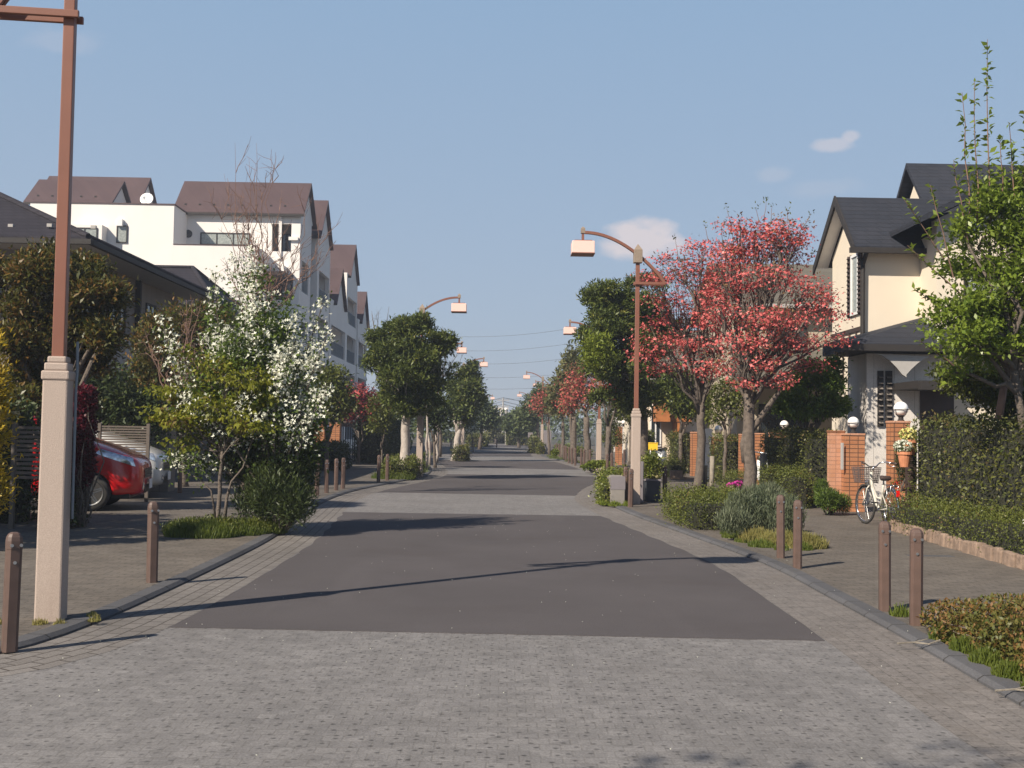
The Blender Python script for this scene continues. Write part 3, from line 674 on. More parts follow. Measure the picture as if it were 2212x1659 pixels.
# ------------------------------------------------------------------ bollards
def make_bollard():
    r = empty('bollard', (0, 0, 0)); b = MB(); w = .047; c = .027
    o8 = [(w, -c), (w, c), (c, w), (-c, w), (-w, c), (-w, -c), (-c, -w), (c, -w)]
    b.rings([[(x * s, y * s, z) for x, y in o8] for z, s in ((-.02, 1.0), (.62, 1.0), (.645, 1.0))])
    b.build('post', MA['bollard'], r)
    b = MB(); b.rings([[(x * s, y * s, z) for x, y in o8] for z, s in ((.645, 1.04), (.70, 1.04), (.725, .95), (.745, .72), (.755, .4))]); b.build('cap', MA['bollard'], r, bevel=.003)
    for (x, y, z) in ((-.024, -.050, .672), (.034, -.046, .672), (-.001, -.048, .56)):
        b = MB(); b.tube([(x, y + .01, z), (x, y - .008, z)], .011, 8); b.build('bolt', MA['steel'], r)
    return r
bol0 = make_bollard(); bused = []
def bollard(x, y, label, grp='brown bollards along the pavement edges', rz=None):
    o = bol0 if not bused else copy_tree(bol0); bused.append(1)
    o.location = (x, y, .08); o.rotation_euler = (R(rng.uniform(-.8, .8)), R(rng.uniform(-.8, .8)), -math.atan2(x, y) + R(rng.uniform(4, 14)) if rz is None else rz); tag(o, label, 'bollard', grp)
for (x, y, lab) in [
    (20, 1400, 'brown bollard at the left edge of the photo, left of the nearest lamp pedestal'),
    (328, 1258, 'lone brown bollard on the left between the nearest lamp and the grass clump'),
    (950 / 1.38879, 1486 / 1.38879, 'light brown sunlit bollard nearest the white flowering shrub, left of three dark ones'),
    (979 / 1.38879, 1479 / 1.38879, 'leftmost of the three dark shaded bollards right of the white flowering shrub'),
    (1008 / 1.38879, 1471 / 1.38879, 'middle one of the three dark shaded bollards right of the white flowering shrub'),
    (1028 / 1.38879, 1466 / 1.38879, 'rightmost of the three dark bollards right of the white flowering shrub, with a sunlit head'),
    (1135 / 1.38879, 1447 / 1.38879, 'left bollard of the pair beside the planter of the round evergreen'),
    (1161 / 1.38879, 1441.5 / 1.38879, 'right bollard of the pair beside the planter of the round evergreen'),
    (2654 / 1.38879, 1832 / 1.38879, 'brown bollard right of the road directly in front of the bicycle'),
    (2748 / 1.38879, 1875 / 1.38879, 'brown bollard nearest the bottom right azalea bush, tallest in the photo at right'),
    (2342 / 1.38879, 1674 / 1.38879, 'left bollard of the pair beside the lavender bush on the right'),
    (2392 / 1.38879, 1705 / 1.38879, 'right bollard of the pair beside the lavender bush on the right'),
    (1995 / 1.38879, 1501 / 1.38879, 'single bollard in front of the dark planter box right of the right hand lamp'),
    (1877 / 1.38879, 1508 / 1.38879, 'left bollard of the close pair beside the right hand lamp pedestal'),
    (1891 / 1.38879, 1521 / 1.38879, 'right bollard of the close pair beside the right hand lamp pedestal'),
    ]:
    p = g(x, y); bollard(p.x, p.y, lab)
q = g(1873 / 1.38879, 1402 / 1.38879); bollard(q.x, q.y, 'bollard partly behind the right hand lamp pedestal, left side')
for i, (px, Y) in enumerate([(1314, 37.5), (1324, 39.5), (1277, 46), (1264, 46.5), (1258, 50), (1245, 49.5), (1238, 51.5), (1231, 53), (1225, 56), (1221, 58.5), (1217, 61), (1213, 64), (1209, 67), (1204, 70)]):
    bollard((px - 1088) / FPX * Y, Y, ['bollard just left of the concrete planter by the right hand lamp', 'bollard between the second right lamp and the concrete planter', 'bollard touching the left side of the second right lamp pedestal'][i] if i < 3 else 'small distant bollard in the row under the far right dogwoods', 'distant bollards under the far right dogwoods' if i >= 3 else 'brown bollards along the pavement edges')
for i, (x, y) in enumerate([(1284, 1363), (1292, 1362), (1299, 1360), (1311, 1340), (1353, 1352), (1490, 1342)]):
    p = g(x / 1.38879, y / 1.38879); bollard(p.x, p.y, 'small distant bollard beyond the round evergreen on the left', 'distant bollards on the left pavement')

# ------------------------------------------------------------------ cars
def make_car(name, label, paint, loc, rz, style='van', Lc=4.4):
    r = empty(name, loc, rz, label, 'car')
    hw = .86; kz = 1.3 if style == 'van' else 1.0; hoodz = .96 if style == 'van' else .88; roofz = 1.38 if style == 'van' else 1.42
    # stations from nose (x=0) backwards
    st = [(-.0, .52, .30, .50, .56, .60), (-.06, .70, .24, .56, .68, .72), (-.22, .80, .21, .62, .76, .80), (-.55, .855, .20, .68, hoodz - .12, hoodz - .06), (-.95, .865, .20, .72, hoodz - .02, hoodz + .03),
          (-1.12, .865, .20, .74, hoodz + .04, hoodz + .09), (-1.45, .865, .20, .78, roofz - .26, roofz - .20), (-1.85, .865, .20, .80, roofz - .12, roofz - .05), (-2.4, .865, .20, .82, roofz - .04, roofz + .02), (-3.3, .865, .20, .84, roofz - .04, roofz + .02),
          (-3.95, .85, .22, .86, roofz - .12, roofz - .06), (-4.25, .82, .26, .86, roofz - .3, roofz - .26), (-4.4, .72, .34, .70, .84, .86)]
    b = MB(); rings = []
    for k, (x, w, zb, zs, ze, zt) in enumerate(st):
        cab = 5 < k < 11; wr = w - (.20 if cab else .10); half = [(w - .08, zb), (w - .01, zb + .14), (w, (zb + zs) / 2 + .05), (w - .015, zs), (w - (.035 if not cab else .05), min(zs + .12, ze - .02)), (wr, ze), (wr * .6, zt - .01), (0, zt)]
        ring = [(x - (.06 if k == 0 else 0) * abs(y) / hw, y, z) for y, z in half] + [(x - (.06 if k == 0 else 0) * abs(y) / hw, -y, z) for y, z in half[-2::-1]]
        rings.append(ring)
    b.rings(rings); b.v = [(x, y, .2 + (z - .2) * kz) for x, y, z in b.v]; body = b.build('body', paint, r, True)
    ss = body.modifiers.new('subdivision', 'SUBSURF'); ss.levels = 2; ss.render_levels = 2
    # cut wheel arches
    wx = (-.86, -3.52); cuts = []
    for x in wx:
        cb = MB(); cb.prism([(x + .345 * math.cos(a), .325 + .345 * math.sin(a)) for a in [2 * math.pi * i / 32 for i in range(32)]], 'y', -1.2, 1.2)
        co = cb.build('cutter', paint); co.parent = r; cuts.append(co)
        m = body.modifiers.new('arch', 'BOOLEAN'); m.object = co; m.operation = 'DIFFERENCE'; m.solver = 'EXACT'
    bpy.context.view_layer.update()
    dg = bpy.context.evaluated_depsgraph_get(); me = bpy.data.meshes.new_from_object(body.evaluated_get(dg))
    body.modifiers.clear(); body.data = me; me.name = 'body'
    for c in cuts: bpy.data.objects.remove(c)
    bvh = BVHTree.FromPolygons([v.co for v in me.vertices], [p.vertices[:] for p in me.polygons])
    def patch(name_, poly, mode, mt, nu=16, nv=8, off=.006, parent=None, sgn=-1):
        """poly = 4 corners (a,z); mode side: a = x; mode front: a = y. projected onto the body"""
        vs = []; q = [Vector((p[0], .2 + (p[1] - .2) * kz)) for p in poly]
        for j in range(nv + 1):
            for i in range(nu + 1):
                u, v = i / nu, j / nv; p = q[0].lerp(q[1], u).lerp(q[3].lerp(q[2], u), v)
                o_ = Vector((p.x, sgn * 2, p.y)) if mode == 'side' else Vector((2, p.x, p.y)) if mode == 'front' else Vector((p.x, p.y, 3))
                d_ = Vector((0, -sgn, 0)) if mode == 'side' else Vector((-1, 0, 0)) if mode == 'front' else Vector((0, 0, -1))
                h, nn, _, _ = bvh.ray_cast(o_, d_)
                if h is None: return None
                vs.append(h - d_ * off)
        mb = MB(); mb.add(vs, [(j * (nu + 1) + i, j * (nu + 1) + i + 1, (j + 1) * (nu + 1) + i + 1, (j + 1) * (nu + 1) + i) for j in range(nv) for i in range(nu)])
        return mb.build(name_, mt, parent or r, True)
    for s in (-1, 1):
        patch('side_window', [(-1.45, roofz - .42), (-2.35, roofz - .42), (-2.35, roofz - .13), (-1.95, roofz - .16)], 'side', MA['glass'], sgn=s)
        patch('side_window', [(-2.42, roofz - .42), (-3.75, roofz - .40), (-3.6, roofz - .16), (-2.42, roofz - .13)], 'side', MA['glass'], sgn=s)
        patch('headlight', [(-.15, .63), (-.80, .80), (-.72, .86), (-.20, .74)], 'side', MA['lens'], sgn=s, off=.008)
        patch('door', [(-1.45, .34), (-2.38, .34), (-2.38, .90), (-1.40, .90)], 'side', paint, sgn=s, off=.004)
    patch('windscreen', [(-.66, hoodz + .10), (.66, hoodz + .10), (.55, roofz - .1), (-.55, roofz - .1)], 'front', MA['glass'])
    gr = patch('grille', [(-.42, .47), (.42, .47), (.45, .60), (-.45, .60)], 'front', MA['black'], off=.006)
    if gr:
        patch('grille_bar', [(-.44, .50), (.44, .50), (.44, .515), (-.44, .515)], 'front', MA['chrome'], off=.014, parent=gr)
        patch('grille_bar', [(-.44, .56), (.44, .56), (.44, .575), (-.44, .575)], 'front', MA['chrome'], off=.014, parent=gr)
    patch('lower_grille', [(-.36, .27), (.36, .27), (.36, .38), (-.36, .38)], 'front', MA['black'], off=.006)
    for s in (-1, 1): patch('fog_lamp', [(s * .44, .33), (s * .56, .33), (s * .56, .41), (s * .44, .41)], 'front', MA['lens'], off=.008, nu=4, nv=4)
    b = MB(); b.box((.012, 0, .44), (.012, .33, .165)); b.build('number_plate', MA['whitetrim'], r, bevel=.003)
    ub = MB(); ub.box((-2.2, 0, .42), (3.9, 1.36, .42)); ub.build('underbody', MA['black'], r)
    for s in (-1, 1):
        b = MB(); b.box((-1.52, s * .97, 1.02), (.13, .17, .14)); b.build('mirror', paint, r, bevel=.03)
    for x in wx:
        for s in (-1, 1):
            wroot = MB(); cy = s * .765; prof = [(.18, -.10), (.27, -.105), (.305, -.09), (.318, -.05), (.318, .05), (.305, .09), (.27, .105), (.18, .10)]
            wroot.rings([[(x + rr * math.cos(a), cy + yy, .318 + rr * math.sin(a)) for a in [2 * math.pi * i / 32 for i in range(32)]] for rr, yy in prof]); wh = wroot.build('wheel', MA['rubber'], r, True)
            rm = MB(); yo = cy + s * .098
            rm.rings([[(x + rr * math.cos(a), yo + yy * s, .318 + rr * math.sin(a)) for a in [2 * math.pi * i / 32 for i in range(32)]] for rr, yy in ((.205, .0), (.22, .012), (.20, .006), (.185, -.03))], False, False)
            for k in range(5):
                a = 2 * math.pi * k / 5 + .3
                for da in (-.13, .13):
                    mt = Matrix.Rotation(-a, 3, 'Y'); cpt = Vector((x, yo, .318)) + mt @ Vector((.11, -.004 * s, .06 * da * 8 * .3))
                    rm.box(cpt, (.19, .016, .026), mtx=mt @ Matrix.Rotation(da * .5, 3, 'Y'))
            rm.tube([(x, yo - .01 * s, .318), (x, yo + .012 * s, .318)], .045, 12); rm.build('rim', MA['steel'], wh)
            dk = MB(); dk.tube([(x, yo - .05 * s, .318), (x, yo - .035 * s, .318)], .2, 20); dk.build('brake_disc', MA['black'], wh)
    return r
c1 = g(328, 1083)
make_car('parked_car', 'red car nosing out of the driveway behind the dark maroon bush on the left', MA['red'], (-6.27, 19.9, .08), R(10))
make_car('parked_car', 'cream white car behind the red car in the left driveway', MA['white'], (-6.9, 23.1, .08), R(8))
make_car('parked_car', 'pale silver car glimpsed behind the shaded hedge and three dark bollards', MA['silver'], (-7.35, 44.5, .08), R(-10), 'sedan')

MA['creamframe'] = plain('cream_bicycle_paint', (.52, .49, .42), .35, var=.05)
# ------------------------------------------------------------------ bicycle
def make_bike(label, loc, rz, steer=R(16), frame=None, crate=None, cat='bicycle', simple=False):
    frame = frame or MA['gwhite']; r = empty('bicycle', loc, rz, label, cat)
    wr = .325; X0, X1 = 0.0, 1.08                 # rear, front hubs; bike points +x
    fm = Matrix.Translation((X1 - .12, 0, 0)) @ Matrix.Rotation(steer, 4, 'Z') @ Matrix.Translation((-(X1 - .12), 0, 0))
    def wheel(x, mtx, spk):
        b = MB(); n = 40
        def ring(rad, tr, mb):
            k = 8; rs = []
            for i in range(n + 1):
                a = 2 * math.pi * i / n; rs.append([(x + (rad + tr * math.cos(t)) * math.cos(a), tr * math.sin(t), wr + (rad + tr * math.cos(t)) * math.sin(a)) for t in [2 * math.pi * q / k for q in range(k)]])
            mb.rings(rs, False, False)
        ring(wr - .018, .019, b); b.v = [tuple(mtx @ Vector(v)) for v in b.v]; w = b.build('wheel', MA['rubber'], r, True)
        b = MB(); ring(wr - .042, .011, b); b.v = [tuple(mtx @ Vector(v)) for v in b.v]; b.build('rim', MA['chrome'], w, True)
        b = MB()
        for i in range(28):
            a = 2 * math.pi * i / 28; b.tube([(x + .02 * math.cos(a + 1), (-1) ** i * .025, wr + .02 * math.sin(a + 1)), (x + (wr - .045) * math.cos(a), 0, wr + (wr - .045) * math.sin(a))], .0014, 4, False)
        b.tube([(x, -.045, wr), (x, .045, wr)], .02, 10); b.v = [tuple(mtx @ Vector(v)) for v in b.v]; b.build('spokes', MA['steel'], w)
        b = MB(); rs = []
        for i in range(17):
            a = R(spk[0]) + (R(spk[1]) - R(spk[0])) * i / 16; q = wr + .02; rs.append([(x + (q + dr) * math.cos(a), dy, wr + (q + dr) * math.sin(a)) for dy, dr in ((-.024, -.012), (-.015, .002), (.015, .002), (.024, -.012), (.0, -.002))])
        b.rings(rs); b.v = [tuple(mtx @ Vector(v)) for v in b.v]; b.build('mudguard', MA['chrome'] if not crate else MA['black'], r, True)
        return w
    I4 = Matrix.Identity(4); wheel(X0, I4, (-10, 195)); wheel(X1, fm, (60, 175))
    b = MB(); bbx, bbz = .46, .27
    b.tube([(bbx, 0, bbz), (.35, 0, .56), (.31, 0, .72)], .017, 10)
    b.tube([(bbx, 0, bbz), (.62, 0, .36), (.80, 0, .60), (.86, 0, .78)], [.024, .024, .024, .024], 10); b.tube([(.38, 0, .46), (.60, 0, .47), (.83, 0, .68)], .018, 10)
    b.tube([(.885, 0, .66), (.845, 0, .88)], .024, 10)
    for s in (-1, 1): b.tube([(bbx, s * .03, bbz), (X0, s * .055, wr)], .011, 8); b.tube([(.345, s * .02, .57), (X0, s * .055, wr)], .009, 8)
    b.build('frame', frame, r, True)
    b = MB()
    for s in (-1, 1): b.tube([(.90, s * .02, .66), (.93, s * .055, .60), (.98, s * .055, .45), (X1, s * .055, wr)], .012, 8)
    b.v = [tuple(fm @ Vector(v)) for v in b.v]; b.build('fork', frame, r, True)
    b = MB(); b.tube([(.84, 0, .88), (.82, 0, .97)], .013, 8)
    for s in (-1, 1): b.tube([(.82, 0, .97), (.84, s * .06, .97), (.87, s * .14, 1.03), (.80, s * .23, 1.05), (.64, s * .28, 1.03)], .011, 8)
    b.v = [tuple(fm @ Vector(v)) for v in b.v]; hb = b.build('handlebar', MA['chrome'], r, True)
    for s in (-1, 1):
        b = MB(); b.tube([(.70, s * .262, 1.038), (.58, s * .295, 1.025)], .017, 8); b.v = [tuple(fm @ Vector(v)) for v in b.v]; b.build('grip', MA['shutter'], hb, True)
        b = MB(); b.tube([(.80, s * .225, 1.03), (.72, s * .26, .98), (.62, s * .29, .985)], .006, 6); b.v = [tuple(fm @ Vector(v)) for v in b.v]; b.build('brake_lever', MA['steel'], hb, True)
    b = MB(); b.lathe((0, 0, 0), [(.03, -.04), (.05, -.02), (.05, .02), (.01, .03)], 12); b.v = [tuple(fm @ (Matrix.Rotation(R(90), 3, 'Y') @ Vector(v) + Vector((1.0, 0, .70)))) for v in b.v]; b.build('front_lamp', MA['lens'], r, True)
    b = MB(); b.rings([[(.31 + x * sx, y * sy, z) for x, y in ((.13, .0), (.11, .022), (.02, .04), (-.08, .095), (-.13, .08), (-.14, 0), (-.13, -.08), (-.08, -.095), (.02, -.04), (.11, -.022))] for z, sx, sy in ((.76, .7, .6), (.785, 1, 1), (.82, 1, 1), (.84, .85, .8))]); b.build('saddle', MA['shutter'], r, True, bevel=.006)
    b = MB(); b.tube([(.31, 0, .70), (.31, 0, .77)], .013, 8); b.build('seat_post', MA['steel'], r, True)
    b = MB()
    for s in (-1, 1): b.tube([(.22, s * .06, .70), (-.22, s * .06, .70), (-.24, 0, .70)], .006, 6); b.tube([(-.16, s * .06, .70), (X0, s * .06, wr)], .005, 6); b.tube([(.02, s * .06, .70), (X0, s * .06, wr)], .005, 6)
    for k in range(5): b.tube([(.18 - k * .09, -.06, .70), (.18 - k * .09, .06, .70)], .004, 6)
    b.build('rack', MA['steel'], r, True)
    b = MB(); b.box((-.29, 0, .58), (.025, .055, .10)); b.build('rear_reflector', MA['redlens'], r, bevel=.004)
    b = MB(); b.tube([(bbx, -.04, bbz), (bbx, .04, bbz)], .022, 10); b.tube([(bbx, -.055, bbz), (bbx, -.045, bbz)], .085, 20)
    b.tube([(bbx, -.06, bbz), (bbx + .09, -.07, bbz - .13)], .009, 8); b.tube([(bbx, .06, bbz), (bbx - .09, .07, bbz + .13)], .009, 8); b.build('crank', MA['steel'], r, True)
    for s, x, z in ((-1, bbx + .09, bbz - .13), (1, bbx - .09, bbz + .13)):
        b = MB(); b.box((x, s * .12, z), (.09, .085, .022)); b.build('pedal', MA['black'], r, bevel=.004)
    b = MB(); b.box((.23, -.052, .30), (.58, .012, .085)); b.build('chain_guard', MA['steel'], r, bevel=.02)
    b = MB(); b.tube([(X0, .06, wr), (-.02, .12, .03)], .008, 6); b.tube([(X0, -.06, wr), (-.02, -.12, .03)], .008, 6); b.tube([(-.02, -.12, .015), (-.02, .12, .015)], .008, 6); b.build('kickstand', MA['steel'], r, True)
    if not crate:
        b = MB(); bz0, bz1 = .70, .95
        for k in range(9):
            z = bz0 + (bz1 - bz0) * k / 8; s_ = 1 + .25 * k / 8; hx, hy = .115 * s_, .155 * s_; cxx = 1.05
            b.tube([(cxx - hx, -hy, z), (cxx + hx, -hy, z), (cxx + hx, hy, z), (cxx - hx, hy, z), (cxx - hx, -hy, z)], .0055 if k in (0, 8) else .004, 5)
        for k in range(11):
            for (ax, s) in ((0, -1), (0, 1), (1, -1), (1, 1)):
                t = -1 + 2 * k / 10
                a = (1.05 + .115 * t, s * .155, bz0) if ax == 0 else (1.05 + s * .115, .155 * t, bz0); c = (1.05 + .144 * t, s * .194, bz1) if ax == 0 else (1.05 + s * .144, .194 * t, bz1); b.tube([a, c], .004, 4)
        b.box((1.05, 0, bz0), (.22, .30, .008)); b.v = [tuple(fm @ Vector(v)) for v in b.v]; b.build('basket', MA['wovenb'], r)
    else:
        b = MB(); b.box((1.06, 0, .94), (.34, .46, .27)); b.box((1.06, 0, 1.09), (.37, .49, .03)); b.build('crate', crate, r, bevel=.012)
    return r
bp = g(1923, 1148)
make_bike('white and chrome city bicycle with brown front basket parked against the low hedge at right', (6.20, 17.72, .08), R(92), R(9), MA['creamframe'])
bp = g(1346, 1000)
make_bike('far bicycle carrying a yellow crate, seen left of the right hand lamp pedestal', (bp.x + .1, 44.5, .08), R(262), 0, MA['black'], MA['yellow'])

# ------------------------------------------------------------------ small globe lamps on gate pillars
def globe_lamp(x, y, z, label, rr=.115, ring=True, grp='white globe lamps on gate pillars'):
    r = empty('globe_lamp', (x, y, z), 0, label, 'globe lamp', grp)
    b = MB(); b.lathe((0, 0, 0), [(.06, 0), (.06, .02), (.045, .03), (.045, .07), (.07, .09), (.07, .10)], 14); b.build('base', MA['dark'], r)
    b = MB(); b.sphere((0, 0, .10 + rr * .93), rr, 20); b.build('globe', MA['globe'], r, True)
    if ring:
        b = MB(); n = 24; q = rr * 1.12
        pts = [(q * math.cos(2 * math.pi * i / n), q * math.sin(2 * math.pi * i / n), .10 + rr * .85) for i in range(n + 1)]; b.tube(pts, .006, 6)
        for k in range(4):
            a = math.pi / 2 * k + .5; b.tube([(q * math.cos(a), q * math.sin(a), .10 + rr * .85), (.8 * q * math.cos(a), .8 * q * math.sin(a), .12), (.05 * math.cos(a), .05 * math.sin(a), .07)], .005, 5)
        b.build('wire_guard', MA['dark'], r)
    return r
def pillar(x0, x1, y0, y1, h, label, m='tilebrick', cat='gate pillar', grp='orange tiled gate pillars'):
    r = empty('gate_pillar', ((x0 + x1) / 2, (y0 + y1) / 2, .08), 0, label, cat, grp)
    b = MB(); b.bx(x0, x1, y0, y1, .08, .08 + h); b.build('shaft', MA[m], r, world=True)
    b = MB(); b.bx(x0 - .012, x1 + .012, y0 - .012, y1 + .012, .08 + h, .08 + h + .04); b.build('coping', MA['tilebrick' if m == 'palebrick' else 'palebrick'], r, world=True, bevel=.006)
    return r
# ------------------------------------------------------------------ building helpers
def facade(mb, o, u, w, h, th, holes, n=None):
    """wall slab from corner o along unit u, width w, height h, thickness th (behind, along n); holes = [(a0,a1,z0,z1)]"""
    o = Vector(o); u = Vector(u).normalized(); n = Vector(n); Z = Vector((0, 0, 1))
    us = sorted(set([0, w] + [v for H in holes for v in H[:2]])); zs = sorted(set([0, h] + [v for H in holes for v in H[2:]]))
    def hole(i, j):
        if i < 0 or j < 0 or i >= len(us) - 1 or j >= len(zs) - 1: return True
        a, z = (us[i] + us[i + 1]) / 2, (zs[j] + zs[j + 1]) / 2
        return any(H[0] < a < H[1] and H[2] < z < H[3] for H in holes)
    P = lambda a, z, d: o + u * a + Z * z + n * d
    for i in range(len(us) - 1):
        for j in range(len(zs) - 1):
            if hole(i, j): continue
            a0, a1, z0, z1 = us[i], us[i + 1], zs[j], zs[j + 1]
            mb.quad(P(a0, z0, 0), P(a1, z0, 0), P(a1, z1, 0), P(a0, z1, 0)); mb.quad(P(a0, z0, th), P(a1, z0, th), P(a1, z1, th), P(a0, z1, th))
            if hole(i - 1, j): mb.quad(P(a0, z0, 0), P(a0, z0, th), P(a0, z1, th), P(a0, z1, 0))
            if hole(i + 1, j): mb.quad(P(a1, z0, 0), P(a1, z0, th), P(a1, z1, th), P(a1, z1, 0))
            if hole(i, j - 1): mb.quad(P(a0, z0, 0), P(a0, z0, th), P(a1, z0, th), P(a1, z0, 0))
            if hole(i, j + 1): mb.quad(P(a0, z1, 0), P(a0, z1, th), P(a1, z1, th), P(a1, z1, 0))
def window(parent, c, w, h, face, glass='curtain', frame='dark', mull=1, depth=.08, name='window'):
    """face: '-y' or '-x' or '+x'; c = centre on the wall plane; built with frame and pane"""
    c = Vector(c); u, n = {'-y': (Vector((1, 0, 0)), Vector((0, -1, 0))), '-x': (Vector((0, 1, 0)), Vector((-1, 0, 0))), '+x': (Vector((0, 1, 0)), Vector((1, 0, 0)))}[face]
    def bar(mb, a0, a1, z0, z1, d0, d1):
        p = c + u * ((a0 + a1) / 2) + n * ((d0 + d1) / 2) + Vector((0, 0, (z0 + z1) / 2)); s = [abs(u[k]) * (a1 - a0) + abs(n[k]) * (d1 - d0) for k in range(3)]; s[2] = z1 - z0; mb.box(p, s)
    b = MB(); t = .06
    bar(b, -w / 2, w / 2, h / 2 - t, h / 2, -.02, .045); bar(b, -w / 2, w / 2, -h / 2, -h / 2 + t, -.02, .05)
    bar(b, -w / 2, -w / 2 + t, -h / 2 + t, h / 2 - t, -.02, .045); bar(b, w / 2 - t, w / 2, -h / 2 + t, h / 2 - t, -.02, .045)
    for k in range(mull): a = -w / 2 + w * (k + 1) / (mull + 1); bar(b, a - .03, a + .03, -h / 2 + t, h / 2 - t, -.02, .04)
    f = b.build(name, MA[frame], parent, world=True)
    g_ = MB(); bar(g_, -w / 2 + t, w / 2 - t, -h / 2 + t, h / 2 - t, .004, .014); g_.build('pane', MA[glass], f, world=True)
    return f
def railing(parent, p0, p1, h=1.0, step=.14, m='bluegrey'):
    p0 = Vector(p0); p1 = Vector(p1); b = MB(); L_ = (p1 - p0).length; n = max(2, int(L_ / step)); Z = Vector((0, 0, h))
    b.tube([p0 + Z, p1 + Z], .025, 6); b.tube([p0 + Vector((0, 0, .1)), p1 + Vector((0, 0, .1))], .015, 6)
    for i in range(n + 1): q = p0.lerp(p1, i / n); b.tube([q, q + Z], .011, 4, False)
    return b.build('railing', MA[m], parent, world=True)
def gable_roof_x(mb, x0, x1, y0, y1, ze, zr, th=.12, over=.25, yr=None):
    """ridge parallel to x"""
    ym = yr or (y0 + y1) / 2; s0 = (zr - ze) / (ym - y0); s1 = (zr - ze) / (y1 - ym)
    a = (y0 - over, ze - over * s0); b = (ym, zr); c = (y1 + over, ze - over * s1)
    mb.prism([a, b, (b[0], b[1] + th * 1.3), (a[0], a[1] + th)], 'x', x0, x1); mb.prism([b, c, (c[0], c[1] + th), (b[0], b[1] + th * 1.3)], 'x', x0, x1)
def bracketed(*a): pass

# ------------------------------------------------------------------ white apartment building (left, behind)
XS = -11.35                                    # its street side
apt = empty('apartment_building', (XS, 62, 0), 0, 'white four storey apartment building with steep brown gabled roofs at left', 'building')
def X62(px, Y=62, py=700): return at(px, py, Y).x
def Z62(py, Y=62, px=600): return at(px, py, Y).z
# block A : front facade
ax0, ax1 = X62(372), X62(650, py=460); za = Z62(458)
H = lambda px0, px1, py0, py1, Y=62, x0=ax0: (X62(px0, Y, py0) - x0, X62(px1, Y, py0) - x0, Z62(py1, Y), Z62(py0, Y))
hA = [H(588, 630, 483, 543), H(559, 634, 592, 648), H(559, 634, 700, 760), H(559, 634, 808, 868)]
b = MB(); facade(b, (ax0, 62, 0), (1, 0, 0), ax1 - ax0, za, .25, hA, (0, 1, 0))
b.bx(ax0, X62(545), 62.9, 65.6, 0, za - .03)                              # rooms behind
b.bx(ax1 - .22, ax1 - .001, 62.26, 65.6, Z62(690), Z62(655)); 
b.build('front_wall', MA['stucco'], apt, world=True)
b = MB(); hs = []
for k in range(5):
    z = k * 2.79 + .9
    if z + 1.9 < za: hs.append((.5, 2.7, z, z + 1.75))
facade(b, (ax1 - .25, 62.26, 0), (0, 1, 0), 3.3, za, .245, hs, (1, 0, 0))
b.build('side_wall', MA['stucco'], apt, world=True)
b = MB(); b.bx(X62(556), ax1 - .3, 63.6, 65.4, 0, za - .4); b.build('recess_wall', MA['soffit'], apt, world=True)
b = MB()
for hq in hA[1:]:
    zz = hq[2]; b.bx(ax0 + hq[0] + .0, ax0 + hq[1], 62.26, 63.55, zz - .2, zz - .004)
b.build('balcony_floor', MA['stucco'], apt, world=True)
b = MB(); b.bx(X62(553), X62(618), 61.1, 61.99, Z62(590), Z62(578)); b.build('canopy', MA['stucco'], apt, world=True)
b = MB(); b.bx(X62(598), X62(604), 61.9, 61.99, Z62(560), za - .02); b.bx(X62(620), X62(640), 61.85, 61.98, Z62(519), Z62(512)); b.build('cross_trim', MA['stucco'], apt, world=True)
for (p0, p1, q0, q1) in ((560, 596, 596, 650), (600, 632, 596, 650)):
    window(apt, ((X62(p0) + X62(p1)) / 2, 63.58, (Z62(q0) + Z62(q1)) / 2), X62(p1) - X62(p0), abs(Z62(q0) - Z62(q1)), '-y', 'glass')
window(apt, ((X62(593) + X62(628)) / 2, 62.9, Z62(520)), X62(626) - X62(600), 1.1, '-y', 'glass', mull=0)
window(apt, ((X62(428) + X62(535)) / 2, 61.985, (Z62(503) + Z62(530)) / 2 - .05), X62(535) - X62(428), Z62(503) - Z62(530), '-y', 'curtain', mull=2)
window(apt, ((X62(376) + X62(392)) / 2, 61.985, Z62(520)), X62(390) - X62(376), 1.1, '-y', 'glass', mull=0)
b = MB(); c_ = at(407, 505, 61.98); b.tube([(c_.x, 61.99, c_.z), (c_.x, 61.94, c_.z)], .22, 20); b.build('round_window', MA['glass'], apt, world=True)
# block C: projecting lower front with parapet; block B: projecting tall block with flat parapet
cx0 = at(372, 600, 59.5).x; cx1 = at(555, 600, 59.5).x; zc = at(450, 530, 59.5).z; zb = at(250, 441, 59.5).z; bx0 = at(60, 600, 59.5).x
b = MB(); b.bx(cx0 + .003, cx1, 59.5, 59.75, 0, zc); b.bx(cx1 - .25, cx1, 59.75, 61.9, 0, zc); b.bx(cx0, cx1 - .26, 59.76, 61.9, zc - 1.2, zc - 1.0); b.build('terrace_wall', MA['stucco'], apt, world=True)
b = MB(); b.bx(cx0, cx1 + .02, 59.48, 59.54, zc, zc + .05); b.build('parapet_rail', MA['brownroof'], apt, world=True)
b = MB(); b.bx(bx0, cx0, 59.5, 66, 0, zb); b.build('side_block', MA['stucco'], apt, world=True)
b = MB(); b.bx(bx0 - .05, cx0 + .04, 59.46, 66, zb, zb + .07); b.build('parapet_cap', MA['brownroof'], apt, world=True)
p0, p1 = at(353, 684 / 1.0, 59.5), at(375, 724, 59.5)
window(apt, (at(363.5, 506, 59.47).x - (363.5 - 263.5) / FPX * 59.5, 59.48, at(263, 506, 59.5).z), .58, .95, '-y', 'curtain', mull=0)
b = MB(); q = at(258.5, 480.5, 59.3); b.box((q.x, 59.38, q.z), (.30, .22, .38)); b.build('vent_hood', MA['whitetrim'], apt, world=True, bevel=.02)
